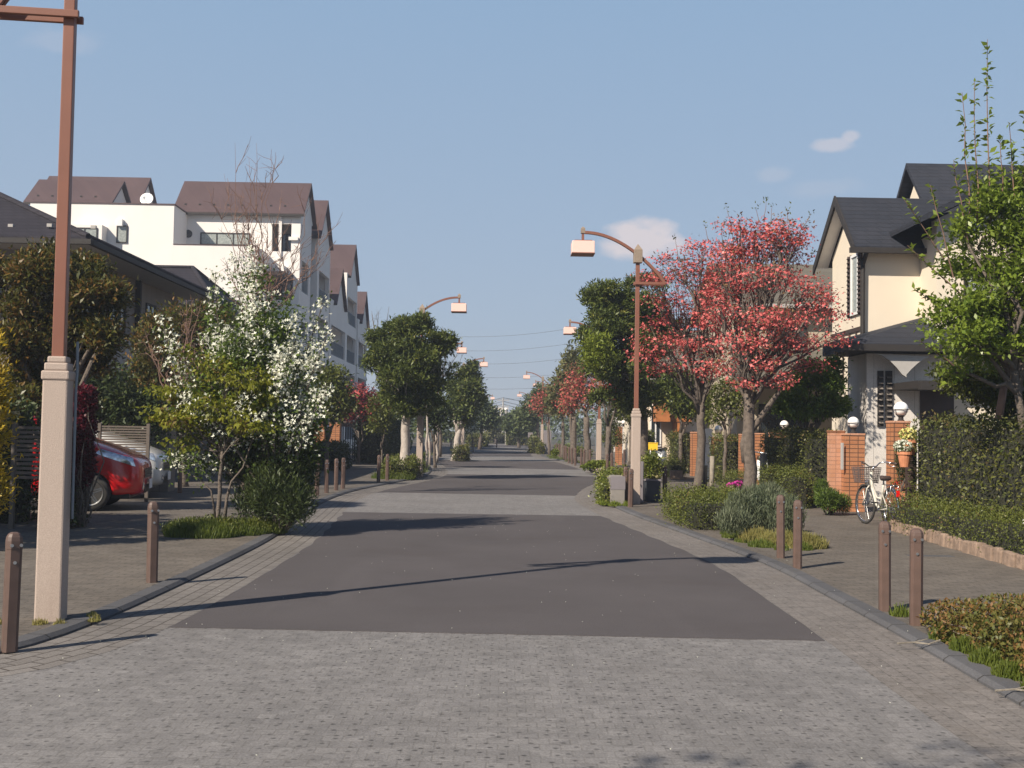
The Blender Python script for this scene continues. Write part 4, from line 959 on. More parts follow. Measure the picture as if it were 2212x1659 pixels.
b = MB(); q = at(186, 500, 59); b.bx(q.x - .75, q.x + .95, 58.7, 59.49, q.z - 1.2, q.z + .32); b.build('bay', MA['stucco'], apt, world=True)
window(apt, (q.x + .05, 58.69, q.z - .35), 1.35, 1.0, '-y', 'curtain', mull=1)
# satellite dish
dish = empty('satellite_dish', (at(317, 441, 60.3).x, 60.3, zb + .07), 0, 'round white satellite dish on the flat parapet of the apartment building', 'satellite dish')
b = MB(); b.tube([(0, 0, 0), (0, 0, .28)], .03, 8); b.build('mast', MA['steel'], dish)
b = MB(); mt = Matrix.Rotation(R(72), 3, 'X') @ Matrix.Rotation(0, 3, 'Z'); prof = [(.005, -.10), (.14, -.085), (.26, -.045), (.36, .01), (.355, .025), (.25, -.03), (.13, -.07), (.005, -.085)]
b.lathe((0, 0, 0), prof, 28); b.v = [tuple(mt @ Vector(v) + Vector((0, -.03, .40))) for v in b.v]; b.build('reflector', MA['gwhite'], dish, True)
b = MB(); b.tube([(0, -.06, .1), (0, -.40, .35)], .012, 6); b.box((0, -.42, .38), (.08, .08, .08)); b.build('feed_arm', MA['steel'], dish)
# roofs
def gableblock(x0, x1, y0, y1, ze, zr, name='roof', wall=True, over=.22, xo=.22):
    b = MB(); gable_roof_x(b, x0 - .1, x1 + xo, y0, y1, ze, zr, over=over); rf = b.build('roof', MA['brownroof'], apt, world=True)
    ym = (y0 + y1) / 2; w = MB(); w.prism([(y0 + .02, ze - .03), (y1 - .02, ze - .03), (ym, zr - .06)], 'x', x0 + .05, x1 - .012); w.build('gable_wall', MA['stucco'], apt, world=True)
    g2 = MB(); g2.bx(x0, x1 + xo, y0 - over - .10, y0 - over - .0, ze - over * ((zr - ze) / (ym - y0)) - .06, ze - over * ((zr - ze) / (ym - y0)) + .06); g2.build('gutter', MA['dark'], rf, world=True)
    g3 = MB(); k = (zr - ze) / (ym - y0)
    for i in range(int((x1 - x0) / .8)): g3.box((x0 + .5 + i * .8, y0 + .25, ze + .25 * k + .16), (.10, .06, .09))
    g3.build('snow_guards', MA['dark'], rf, world=True)
zrA = at(500, 395, 64).z
gableblock(at(378, 460, 62).x, ax1 + .0, 62.0, 66.0, za, zrA - .1)
# back roofs over block B
gableblock(at(66, 440, 62).x, at(243, 440, 62).x, 61.5, 65.0, at(150, 436, 61.5).z, at(150, 394, 63.2).z)
gableblock(at(90, 440, 67).x, at(303, 440, 67).x, 66.4, 70.0, at(150, 436, 66.4).z, at(200, 387, 68.2).z)
# street side stepped blocks
def sblock(y0, y1, ygr0, ygr1, pxapex, pyapex, pyeave, xw, label_holes=True):
    yr = (ygr0 + ygr1) / 2; zr = at(pxapex, pyapex, yr).z; ze = zr - 2.35
    b = MB(); hs = []
    for k in range(5):
        z = k * 2.79 + .75
        if z + 1.9 < ze: hs.append((.45, (y1 - y0) - .55, z, z + 1.95))
    facade(b, (XS - .25 + xw, y0 + .26, 0), (0, 1, 0), y1 - y0 - .26, ze, .245, hs, (1, 0, 0))
    hz = [(4.6, 5.75, ze - 3.0, ze - 1.0)]
    facade(b, (XS - 7 + xw, y0, 0), (1, 0, 0), 7, ze, .25, hz, (0, 1, 0))
    b.bx(XS - 7 + xw, XS - 1.6 + xw, y0 + .9, y1, 0, ze - .03); b.bx(XS - 7 + xw, XS - .3 + xw, y1 - .2, y1 - .004, 0, ze - .03)
    for hh in hs: b.bx(XS - 1.58 + xw, XS - .26 + xw, y0 + .27, y1 - .22, hh[2] - .2, hh[2] - .006)
    b.build('street_wall', MA['stucco'], apt, world=True)
    for hh in hs:
        railing(apt, (XS - .12 + xw, y0 + .26 + hh[0], hh[2]), (XS - .12 + xw, y0 + .26 + hh[1], hh[2]), .95, .16)
        window(apt, (XS - 1.57 + xw, (y0 + y1) / 2, hh[2] + .95), (y1 - y0) * .55, 1.85, '+x', 'glass')
    gableblock(XS - 7 + xw, XS + xw, ygr0, ygr1, ze, zr)
sblock(66.2, 71.0, 66.2, 70.6, 691.5, 438, 0, .1)
sblock(71.2, 78.6, 73, 77.4, 724, 584, 0, .12)
sblock(79, 84.8, 79.8, 84.2, 755, 533, 0, .05)
sblock(85, 91, 86.3, 90.6, 778.6, 634, 0, .1)
for hh in hs[1:]: railing(apt, (ax1 - .1, 62.26 + hh[0], hh[2]), (ax1 - .1, 62.26 + hh[1], hh[2]), .95, .16)

# ------------------------------------------------------------------ left dark roofed houses
def hip_house(name, label, x0, x1, y0, y1, ze, pitch, wallm, roofm, over=.9, wins=(), ridge_axis='x', wallm2=None, inset=None):
    r = empty(name, ((x0 + x1) / 2, (y0 + y1) / 2, 0), 0, label, 'house')
    b = MB(); b.bx(x0 + over, x1 - over, y0 + over, y1 - over, 0, ze - .05); b.build('wall', wallm, r, world=True)
    hd = min(x1 - x0, y1 - y0) / 2; zr = ze + hd * math.tan(pitch)
    if x1 - x0 > y1 - y0: A = (x0 + (inset or hd), (y0 + y1) / 2, zr); B = (x1 - (inset or hd), (y0 + y1) / 2, zr)
    else: A = ((x0 + x1) / 2, y0 + hd, zr); B = ((x0 + x1) / 2, y1 - hd, zr)
    c = [(x0, y0, ze), (x1, y0, ze), (x1, y1, ze), (x0, y1, ze)]; v = c + [A, B]
    fs = [(0, 1, 5, 4), (1, 2, 5), (2, 3, 4, 5), (3, 0, 4)] if x1 - x0 > y1 - y0 else [(0, 1, 4), (1, 2, 5, 4), (2, 3, 5), (3, 0, 4, 5)]
    m = MB(); n0 = len(v); m.add(v + [(p[0], p[1], p[2] - .16) for p in c], fs + [(0, 1, 7, 6), (1, 2, 8, 7), (2, 3, 9, 8), (3, 0, 6, 9)]); rf = m.build('roof', roofm, r, world=True, fix=True)
    m = MB(); m.quad((x0, y0, ze - .165), (x1, y0, ze - .165), (x1, y1, ze - .165), (x0, y1, ze - .165)); m.build('soffit', MA['soffit'], rf, world=True)
    m = MB(); m.bx(x0 - .1, x1 + .1, y0 - .11, y0 - .004, ze - .17, ze - .05); m.bx(x1 + .004, x1 + .12, y0, y1, ze - .17, ze - .05); m.bx(x0 - .12, x0 - .004, y0, y1, ze - .17, ze - .05); m.build('gutter', MA['dark'], r, world=True)
    m = MB()
    for a, b_ in ((c[0], A), (c[1], B), (c[2], B), (c[3], A), (A, B)): m.tube([Vector(a) + Vector((0, 0, .03)), Vector(b_) + Vector((0, 0, .03))], .075, 6)
    m.build('ridge_tiles', roofm, rf, world=True)
    m = MB()
    nn = int((x1 - x0) / 1.0)
    for i in range(nn): m.box((x0 + .8 + i * 1.0, y0 + .7 + .15 * (i % 2), ze + .7 * math.tan(pitch) + .08), (.12, .08, .08))
    m.build('snow_guards', MA['soffit'], rf, world=True)
    for (face, a, z, w, h, gl) in wins:
        cc = (a, y0 + over - .004, z) if face == '-y' else (x1 - over + .004, a, z) if face == '+x' else (x0 + over - .004, a, z)
        window(r, cc, w, h, face, gl, 'dark')
    return r
ec = at(191, 513, 26.0)
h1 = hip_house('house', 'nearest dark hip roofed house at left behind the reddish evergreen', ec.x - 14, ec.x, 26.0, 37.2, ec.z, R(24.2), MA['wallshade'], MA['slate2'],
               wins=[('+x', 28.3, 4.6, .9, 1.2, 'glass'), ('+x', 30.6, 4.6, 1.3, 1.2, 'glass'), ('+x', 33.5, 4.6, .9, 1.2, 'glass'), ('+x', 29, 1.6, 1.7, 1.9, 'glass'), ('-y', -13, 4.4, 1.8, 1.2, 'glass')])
b = MB(); b.bx(ec.x - .895, ec.x - .885 + .14, 26.9 + 5.2, 26.9 + 5.32, 0, ec.z - .2); b.build('downpipe', MA['dark'], h1, world=True)
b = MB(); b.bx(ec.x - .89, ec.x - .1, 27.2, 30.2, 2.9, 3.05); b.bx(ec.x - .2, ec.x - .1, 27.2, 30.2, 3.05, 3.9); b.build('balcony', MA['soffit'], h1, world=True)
ec2 = at(469, 659, 40.3)
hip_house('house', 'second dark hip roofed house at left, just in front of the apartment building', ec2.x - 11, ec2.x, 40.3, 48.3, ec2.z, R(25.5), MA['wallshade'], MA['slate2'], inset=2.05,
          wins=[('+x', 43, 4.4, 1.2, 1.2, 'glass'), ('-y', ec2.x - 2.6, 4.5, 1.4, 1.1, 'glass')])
hip_house('house', 'brown roofed house at left behind the dark shrubs and the globe lamps', -21, -10.2, 50, 58, 4.6, R(24), MA['siding'], MA['slate2'], wins=[('+x', 53, 3.2, 1.2, 1.2, 'glass')])

# ------------------------------------------------------------------ right cream house
XW = 8.35; YW = XW / ((1869 - 1088) / FPX)     # street corner of the wall
rh = empty('house', (XW, YW, 0), 0, 'cream rendered house with dark slate roofs and brown shutters at right', 'house')
Yr_ = YW + 1.15; zr = at(1880, 427, Yr_).z - .13; zedge = at(1900, 541, YW - .3).z; ze = zedge + .3 * (zr - zedge) / 1.45; YB = YW + 2.5; xr = at(2010, 700, YW).x + 6
b = MB(); b.bx(XW, XW + 3.2, YW, YB, 0, ze - .02); b.prism([(YW + .0, ze - .03), (YB, ze - .03), (Yr_ + .1, zr - .25)], 'x', XW + .003, XW + 3.1); b.build('wall', MA['cream'], rh, world=True)
b = MB(); gable_roof_x(b, at(1806, 427, Yr_).x, XW + 5.4, YW, YB + .1, ze, zr, over=.30, th=.10, yr=Yr_); rf = b.build('roof', MA['slate'], rh, world=True)
b = MB(); b.bx(XW - .45, XW + 5.3, YW - .42, YW - .31, zedge - .07, zedge + .05); b.build('gutter', MA['dark'], rf, world=True)
b = MB(); xq = at(1806, 427, Yr_).x; kk = (zr - ze) / (Yr_ - YW); b.prism([(YW - .31, ze - .31 * kk - .05), (Yr_, zr - .09), (Yr_, zr + .16), (YW - .31, ze - .31 * kk + .14)], 'x', xq - .05, xq - .006)
k2 = (zr - ze) / (YB + .1 - Yr_); b.prism([(YB + .5, ze - .4 * k2 - .1), (Yr_ + .001, zr - .09), (Yr_ + .001, zr + .16), (YB + .5, ze - .4 * k2 + .1)], 'x', xq - .05, xq - .006); b.build('bargeboard', MA['dark'], rf, world=True)
# upper window on the street side, shutters
window(rh, (XW - .004, YW + .62, at(1845, 615, YW + .6).z), .55, 1.45, '-x', 'curtain', 'whitetrim', mull=0)
b = MB(); wz = at(1845, 615, YW + .6).z
for yy in (YW + .22, YW + 1.02):
    for k in range(14): b.box((XW - .045, yy, wz - .68 + k * .105), (.05, .17, .05), mtx=Matrix.Rotation(R(28), 3, 'Y'))
    b.box((XW - .03, yy - .095, wz), (.04, .025, 1.5)); b.box((XW - .03, yy + .095, wz), (.04, .025, 1.5))
b.bx(XW - .018, XW - .003, YW + .13, YW + .31, wz - .74, wz + .74); b.bx(XW - .018, XW - .003, YW + .93, YW + 1.11, wz - .74, wz + .74)
b.build('shutter', MA['shutter'], rh, world=True)
b = MB()
for yy in (YW + .5, YW + 1.0, YW + 1.5, YW + 2.0): b.bx(XW - .03, XW - .003, yy, yy + .06, 2.6, ze - 2.1)
b.bx(XW - .035, XW - .003, YW + .1, YB, ze - 2.1, ze - 2.0); b.build('timber_trim', MA['shutter'], rh, world=True)
b = MB(); dpx = at(1858, 600, YW).x; b.tube([(XW - .06, YW - .36, zedge - .05), (XW - .06, YW - .08, zedge - .3), (XW - .06, YW - .06, 3.0), (XW - .06, YW - .06, .1)], .055, 8); b.build('downpipe', MA['dark'], rh, world=True)
# taller main block behind
Y2 = YB + .05; zr2 = at(2000, 365, Y2 + 2.6).z; zg2 = at(1975, 432, Y2 + 1).z
gx = at(1957, 365, Y2 + 2.6).x
b = MB(); b.bx(gx + .25, gx + 9, Y2, Y2 + 5.2, 0, ze + .3); b.prism([(Y2 + .3, ze + .28), (Y2 + 5, ze + .28), (Y2 + 2.6, zr2 - .4)], 'x', gx + .25, gx + 8.9); b.build('upper_wall', MA['cream'], rh, world=True)
b = MB(); gable_roof_x(b, gx, gx + 9.2, Y2 + .1, Y2 + 5.1, ze + .3, zr2, over=.35); b.build('upper_roof', MA['slate'], rh, world=True)
for (xa, ya, yb, za_, zb_, ov) in ((xq + .02, YW, YB + .1, ze, zr, .28),):
    b = MB(); gable_roof_x(b, xa, XW - .005, ya, yb, za_ - .03, zb_ - .03, over=ov, th=.02, yr=Yr_); b.build('verge_soffit', MA['whitetrim'], rh, world=True)
# front wing with gable facing the street crossing
fx0 = 9.65; fy0 = YW - 1.0; zf = at(1980, 487, fy0 - .5).z; vx = at(1985, 487, fy0).x; vxp = at(2150, 392, fy0)
b = MB(); b.bx(fx0, fx0 + 6, fy0, YW - .005, 0, zf - .05); b.build('wing_wall', MA['cream'], rh, world=True)
apx = fx0 + 1.6; zap = zf + 1.12
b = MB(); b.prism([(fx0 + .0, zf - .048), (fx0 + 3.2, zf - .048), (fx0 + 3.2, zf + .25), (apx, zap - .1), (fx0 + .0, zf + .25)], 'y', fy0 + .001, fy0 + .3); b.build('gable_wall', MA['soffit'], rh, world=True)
b = MB(); s_ = (zap - zf) / 2.3
for sg, xe in ((-1, fx0 - .7), (1, fx0 + 3.9)):
    zz = zap - abs(xe - apx) * s_; b.prism([(xe, zz), (apx, zap), (apx, zap + .22), (xe, zz + .12)], 'y', fy0 - .5, YW + .6)
b.build('wing_roof', MA['slate'], rh, world=True)
window(rh, (fx0 + 1.2, fy0 - .004, 4.6), 1.2, 1.3, '-y', 'curtain', 'dark')
# porch roof (low hip) and ground floor
py0 = YW - 1.35; e1 = at(1818, 757, YW + 1.0); pz = at(1900, 742, py0 - .5).z
pxl = at(1858, 757, py0 - .6).x - .25
v = [(pxl, py0 - .55, pz), (XW + 5, py0 - .55, pz), (XW + 5, YW - .004, pz + 1.62), (XW + 2.9, YW - .004, pz + 1.62), (XW + .01, YW - .004, pz + .40), (pxl, YW + 1.2, pz)]
top = at(2050, 672, YW)
b = MB(); b.add([(pxl, py0 - .55, pz), (XW + 5, py0 - .55, pz), (XW + 5, YW - .006, top.z), (XW + 1.9, YW - .006, top.z), (pxl, YW - .006, pz + .12),
               (pxl, py0 - .55, pz - .17), (XW + 5, py0 - .55, pz - .17), (pxl, YW - .006, pz - .17), (XW + 5, YW - .006, pz - .17)],
             [(0, 1, 2, 3), (0, 3, 4), (0, 5, 6, 1), (0, 4, 7, 5), (5, 7, 8, 6)]); b.build('porch_roof', MA['slate'], rh, world=True)
b = MB(); b.bx(pxl - .12, XW + 5, py0 - .68, py0 - .556, pz - .17, pz - .03); b.build('porch_gutter', MA['dark'], rh, world=True)
GX = at(1872, 850, py0).x
b = MB(); b.bx(GX, at(2060, 850, py0).x, py0, YW - .01, 0, pz - .18); b.build('ground_floor_wall', MA['siding'], rh, world=True)
for pxa, pxb in ((1895, 1907), (1912, 1926)):
    A_, B_ = at(pxa, 860, py0), at(pxb, 860, py0); z0, z1 = at(pxa, 921, py0).z, at(pxa, 801, py0).z
    b = MB(); b.bx(A_.x, B_.x, py0 - .05, py0 - .004, z0, z1); f = b.build('louvre_window', MA['dark'], rh, world=True)
    b = MB()
    for k in range(9): b.box(((A_.x + B_.x) / 2, py0 - .075, z0 + .08 + (z1 - z0 - .1) * k / 9), (B_.x - A_.x - .03, .055, .012), mtx=Matrix.Rotation(R(35), 3, 'X'))
    b.build('louvre', MA['wallshade'], f, world=True)
b = MB(); A_, B_ = at(1985, 830, py0), at(2062, 830, py0); b.bx(A_.x + .02, B_.x - .02, py0 - .02, py0 - .003, .1, at(2000, 842, py0).z); b.build('entrance_door', MA['shutter'], rh, world=True)
b = MB(); b.bx(at(1983, 800, py0 - 1.5).x, at(2120, 800, py0 - 1.5).x, py0 - 1.5, py0 - .01, at(2000, 838, py0 - 1.5).z, at(2000, 822, py0 - 1.5).z); b.bx(at(1983, 800, py0 - 1.5).x, at(2120, 800, py0 - 1.5).x, py0 - 1.62, py0 - 1.5, at(2000, 842, py0 - 1.5).z, at(2000, 826, py0 - 1.5).z); b.build('carport_roof', MA['dark'], rh, world=True)
# flared bracket under the porch eave, its shade put into the grey material
a0 = at(1893, 764, py0 - .5); a1 = at(2014, 770, py0 - .5); tipz = at(1955, 816, py0 - .3).z; mx_ = (a0.x + a1.x) / 2
pts = [(a0.x, a0.z)] + [(a0.x + (mx_ - a0.x) * t, a0.z - (a0.z - tipz) * t ** 1.7) for t in (.25, .5, .75, .93)] + [(mx_ + .05, tipz)] + [(a1.x - (a1.x - mx_) * t, a1.z - (a1.z - tipz) * t ** 1.7) for t in (.93, .75, .5, .25)] + [(a1.x, a1.z)]
b = MB(); b.prism(pts, 'y', py0 - .50, py0 - .42); b.build('flared_bracket', MA['soffit'], rh, world=True)

# right far houses
def far_house(name, label, x0, x1, y0, y1, zev, zr, wall, roof, wins=()):
    r = empty(name, ((x0 + x1) / 2, (y0 + y1) / 2, 0), 0, label, 'house')
    b = MB(); b.bx(x0, x1, y0, y1, 0, zev - .02); b.prism([(y0, zev - .03), (y1, zev - .03), ((y0 + y1) / 2, zr - .12)], 'x', x0 + .003, x1 - .003); b.build('wall', wall, r, world=True)
    b = MB(); gable_roof_x(b, x0 - .45, x1 + .45, y0, y1, zev, zr, over=.5); rf = b.build('roof', roof, r, world=True)
    k = (zr - zev) / ((y1 - y0) / 2); b = MB(); b.bx(x0 - .45, x1 + .45, y0 - .63, y0 - .51, zev - .5 * k - .06, zev - .5 * k + .06); b.build('gutter', MA['soffit'], rf, world=True)
    for w in wins: window(r, *w)
    return r
zE = at(1690, 668, 35.5).z; zR = at(1690, 580, 39).z; hx = at(1580, 700, 37).x
far_house('house', 'drab roofed house with buff walls behind the pink dogwood', hx, hx + 10, 36, 42, zE + .35, zR, MA['buff'], MA['drabroof'],
          [((hx + 1.6, 35.99, 4.6), 1.3, 1.1, '-y', 'glass', 'dark'), ((hx + 4.2, 35.99, 4.5), 1.6, 1.3, '-y', 'curtain', 'dark'), ((hx + 1.5, 35.99, 1.6), 1.6, 1.9, '-y', 'glass', 'dark'), ((hx + 4.5, 35.99, 1.5), 1.6, 1.9, '-y', 'glass', 'whitetrim')])
b = MB(); e0 = at(1560, 822, 33.5); b.add([(hx - .2, 33.4, e0.z), (hx + 5.2, 33.4, e0.z), (hx + 5.2, 35.98, e0.z + 1.2), (hx - .2, 35.98, e0.z + 1.2), (hx - .2, 33.4, e0.z - .12), (hx + 5.2, 33.4, e0.z - .12), (hx + 5.2, 35.98, e0.z - .12), (hx - .2, 35.98, e0.z - .12)], [(0, 1, 2, 3), (0, 4, 5, 1), (4, 7, 6, 5), (0, 3, 7, 4), (1, 5, 6, 2)])
b.build('lean_to_roof', MA['drabroof'], bpy.data.objects['house.004'] if 'house.004' in bpy.data.objects else None, world=True)
# orange timber fronted house farther down
oh = far_house('house', 'house with orange timber bay and pale walls beyond the right hand lamp', at(1385, 850, 50).x, at(1385, 850, 50).x + 9, 50, 57, 4.3, 6.4, MA['cream'], MA['drabroof'],
               [((at(1400, 850, 50).x + .35, 49.99, 1.9), .5, 1.9, '-y', 'glass', 'whitetrim')])
A_, B_ = at(1417, 857, 49.2), at(1448, 911, 49.2); b = MB(); b.bx(A_.x, B_.x, 49.2, 49.99, B_.z, A_.z + .5); b.build('timber_bay', MA['orangewood'], oh, world=True)
A_, B_ = at(1450, 880, 49.4), at(1495, 911, 49.4); b = MB(); b.bx(A_.x, B_.x, 49.5, 49.99, B_.z, A_.z + .9); b.bx(A_.x + .15, A_.x + .45, 49.55, 49.99, .1, B_.z - .004); b.build('timber_balcony', MA['orangewood'], oh, world=True)
far_house('house', 'pale house far down the right side behind the dogwood row', 8.6, 17, 64, 71, 4.6, 6.6, MA['cream'], MA['drabroof'], [((9.6, 63.99, 3.6), 1.2, 1.1, '-y', 'glass', 'dark')])
far_house('house', 'grey roofed house farthest down the right side', 8.6, 17, 80, 88, 4.6, 6.8, MA['siding'], MA['slate2'])
# end of the street
b = empty('white_building', (at(1075, 900, 330).x, 330, 0), 0, 'distant cream block above the dark roof at the end of the street', 'building')
q0, q1 = at(1066, 880, 330), at(1098, 880, 330); m = MB(); m.bx(q0.x, q1.x, 330, 345, 0, q0.z); m.build('wall', MA['cream'], b, world=True)
m = MB(); 
for i in range(5):
    for k in range(3): m.bx(q0.x + .5 + i * .86, q0.x + .95 + i * .86, 329.9, 329.99, q0.z - 1.2 - k * 1.1, q0.z - .6 - k * 1.1)
m.build('window', MA['glass'], b, world=True)
b = empty('dark_building', (at(1090, 900, 190).x, 190, 0), 0, 'low dark roofed building closing the end of the street', 'building')
q0, q1 = at(1040, 899, 190), at(1125, 899, 190); m = MB(); m.bx(q0.x, q1.x, 190, 200, 0, q0.z - 1.6); m.build('wall', MA['soffit'], b, world=True)
m = MB(); gable_roof_x(m, q0.x - .5, q1.x + .5, 190, 200, q0.z - 1.4, q0.z); m.build('roof', MA['slate2'], b, world=True)

# utility pole and lines
up = at(1087, 860, 150); ur = empty('utility_pole', (up.x, 150, 0), 0, 'tall grey utility pole carrying wires at the end of the street', 'utility pole')
b = MB(); b.tube([(0, 0, 0), (0, 0, up.z)], [.16, .10], 10); b.build('pole', MA['soffit'], ur)
for z in (up.z - .3, up.z - 1.1, up.z - 1.9):
    b = MB(); b.box((0, -.1, z), (1.6, .08, .08))
    for x in (-.7, -.3, .3, .7): b.tube([(x, -.1, z), (x, -.1, z + .16)], .04, 6)
    b.build('crossarm', MA['soffit'], ur)
grp = 'overhead wires at the end of the street'
for k, (pl, pr, py) in enumerate([((980, 872), (1240, 880), 859), ((980, 884), (1240, 892), 867), ((980, 892), (1240, 903), 873)]):
    A_, B_ = at(*pl, 170), at(*pr, 170); M_ = Vector((up.x, 150, at(1087, py, 150).z)); b = MB()
    for P0, P1 in ((A_, M_), (M_, B_)):
        b.tube([P0.lerp(P1, i / 10) - Vector((0, 0, .25 * math.sin(math.pi * i / 10))) for i in range(11)], .035, 5)
    tag(b.build('power_line', MA['cable']), ['top overhead wire meeting the utility pole', 'middle overhead wire meeting the utility pole', 'lowest overhead wire meeting the utility pole'][k], 'power line', grp)
for k, (y0, y1) in enumerate([(727, 700), (757, 733), (784, 765), (812, 798), (836, 824), (858, 846)]):
    A_, B_ = at(960, y0, 420), at(1290, y1, 380); b = MB(); b.tube([A_.lerp(B_, i / 14) - Vector((0, 0, 1.6 * math.sin(math.pi * i / 14))) for i in range(15)], .07, 5)
    tag(b.build('high_voltage_line', MA['wirefaint']), ['highest', 'second highest', 'third highest', 'fourth highest', 'fifth highest', 'lowest'][k] + ' of the faint sloping cables across the sky', 'power line', 'faint high voltage cables in the sky')
# small post lamp at the end
q = at(1093, 884, 118); r = empty('post_lamp', (q.x, 118, .0), 0, 'small white globe lamp on a thin post at the end of the street', 'post lamp')
b = MB(); b.tube([(0, 0, 0), (0, 0, q.z - .1)], .05, 8); b.build('post', MA['soffit'], r); b = MB(); b.sphere((0, 0, q.z), .16, 14); b.build('globe', MA['globe'], r, True)
# ------------------------------------------------------------------ right property line: pillars, walls, hedges, lamps
def pxX(px, Y): return (px - 1088) / FPX * Y
PY = 21.6
A_, B_ = pxX(1829, PY), pxX(1871, PY); top = at(1849, 935, PY).z - .08
pillar(A_, B_, PY, PY + .45, top - .05, 'orange tiled gate pillar directly left of the bicycle')
globe_lamp(pxX(1853, PY), PY + .2, .08 + top, 'globe lamp on the orange pillar left of the bicycle', .112)
A2, B2 = pxX(1796, PY + .3), pxX(1827, PY + .3)
pillar(A2, B2 - .005, PY + .25, PY + .5, top, 'pale salmon tiled wall panel left of the bicycle pillar', 'palebrick', 'gate wall', None)
b = MB(); b.bx(A_ - .10, A_ - .05, PY - .06, PY - .01, .9, 1.42); tag(b.build('letterbox', MA['soffit'], bevel=.006), 'narrow grey intercom plate on the seam of the tiled wall', 'intercom')
YP = 19.8
A_, B_ = pxX(1934, YP), pxX(1962, YP); top = at(1950, 914, YP).z - .08
pillar(A_, B_ + .06, YP, YP + .4, top, 'dark tiled gate pillar behind the hanging flower pots')
globe_lamp(pxX(1958, YP), YP + .2, .12 + top, 'larger globe lamp on the pillar above the flower pots', .13)
A_ = pxX(1632, 30.5); pillar(A_, A_ + .27, 30.5, 30.9, 1.48, 'slim orange pillar just right of the right dogwood trunk')
A_ = pxX(1602, 30.9); pillar(A_, A_ + .22, 30.9, 31.2, 1.45, 'orange pillar just left of the right dogwood trunk')
A_ = pxX(1671, 28.4); pillar(A_, A_ + .42, 28.4, 28.8, 1.5, 'orange pillar at the left end of the tall right hedge')
globe_lamp(A_ + .35, 28.6, 1.62, 'globe lamp half hidden by leaves at the left end of the tall right hedge', .11)
A_ = pxX(1497, 38.5); pillar(A_, A_ + .62, 38.5, 38.9, 1.5, 'orange pillar behind the left dogwood trunk')
A_ = pxX(1543, 34.2); pillar(A_, A_ + .75, 34.2, 34.6, 1.35, 'orange pillar with a globe lamp between the two dogwood trunks')
globe_lamp(A_ + .2, 34.4, 1.48, 'globe lamp on the pillar between the two dogwood trunks', .13)
A_ = pxX(1332, 50.5); pillar(A_, A_ + .30, 50.5, 50.8, 1.7, 'far orange pillar carrying two globe lamps')
globe_lamp(pxX(1340.5, 50.5), 50.65, 1.83, 'left one of the two globe lamps side by side on the far pillar', .10, False)
globe_lamp(pxX(1349, 50.5), 50.65, 1.83, 'right one of the two globe lamps side by side on the far pillar', .10, False)
b = MB(); b.bx(pxX(1526, 36), pxX(1541, 36), 36, 36.12, .08, at(1530, 926, 36).z); tag(b.build('narrow_board', MA['gwhite'], bevel=.01), 'narrow white panel between the orange pillars', 'panel')
# tall right hedge, low hedges
hedge('tall_hedge', 'tall clipped dark hedge at the right edge of the photo', 'hedge', None, (6.85, 9.6, 12.6, 18.7, .08, 1.80), 17000, .055, L['hedge'])
hedge('low_hedge', 'low clipped green hedge with stone edging behind the bicycle at right', 'hedge', None, (6.08, 6.85, 10.8, 17.6, .16, .56), 12500, .030, L['boxhedge'])
r = empty('stone_edging', (6.1, 16, .08), 0, 'row of upright pinkish edging stones in front of the low right hedge', 'stone edging')
yy = 11.0
while yy < 17.6:
    w = rng.uniform(.10, .20); b = MB(); b.box((5.91 + (yy - 12.6) * .055 + rng.normal() * .012, yy + w / 2, .08 + .07), (.10, w * .95, .19 + rng.uniform(-.04, .03)), rz=R(rng.uniform(-5, 5)), taper=(.8, .9)); b.build('stone', MA['stoneedge'], r, world=True, bevel=.02); yy += w
hedge('tall_hedge', 'tall clipped hedge between the orange pillars left of the bicycle', 'hedge', None, (pxX(1695, 25.5) - .1, pxX(1797, 23) + .3, 23.2, 27.2, .08, 1.6), 9000, .05, L['hedge'])
hedge('low_hedge', 'low rounded green hedge below the tall right hedge behind the lavender', 'hedge', None, (pxX(1655, 24.5), pxX(1760, 22.3), 22.3, 25.2, .08, .80), 6500, .035, L['boxhedge'])
hedge('clipped_hedge', 'mixed dark hedge between the two dogwood trunks', 'hedge', None, (pxX(1550, 33), pxX(1600, 33) + .1, 32.2, 34.0, .08, 1.45), 3500, .06, L['hedge'])
hedge('clipped_hedge', 'square dark hedge left of the left dogwood trunk', 'hedge', None, (pxX(1455, 42), pxX(1494, 42), 41, 43.5, .08, 1.5), 3000, .07, L['hedge'])
hedge('clipped_hedge', 'hedge right behind the right hand lamp pedestal', 'hedge', None, (pxX(1389, 46), pxX(1415, 46), 46, 48, .08, 1.55), 2200, .08, L['bush'])
hedge('low_hedge', 'small low hedge at the foot of the left dogwood with pale edging stones', 'hedge', None, (pxX(1443, 36.5), pxX(1477, 36.5), 36, 37.5, .12, .62), 1800, .05, L['boxhedge'])
b = MB(); b.bx(pxX(1450, 35.8), pxX(1477, 35.8), 35.75, 35.9, .08, .36); tag(b.build('stone_edging', MA['stoneedge'], bevel=.02), 'short pale stone edging under the small low hedge', 'stone edging')
hedge('low_hedge', 'low brownish mound hedge between the dogwood trunks above the magenta azaleas', 'hedge', None, (pxX(1576, 28.5), pxX(1608, 28.5) + .2, 28.3, 29.6, .08, .52), 1800, .04, L['boxhedge'])
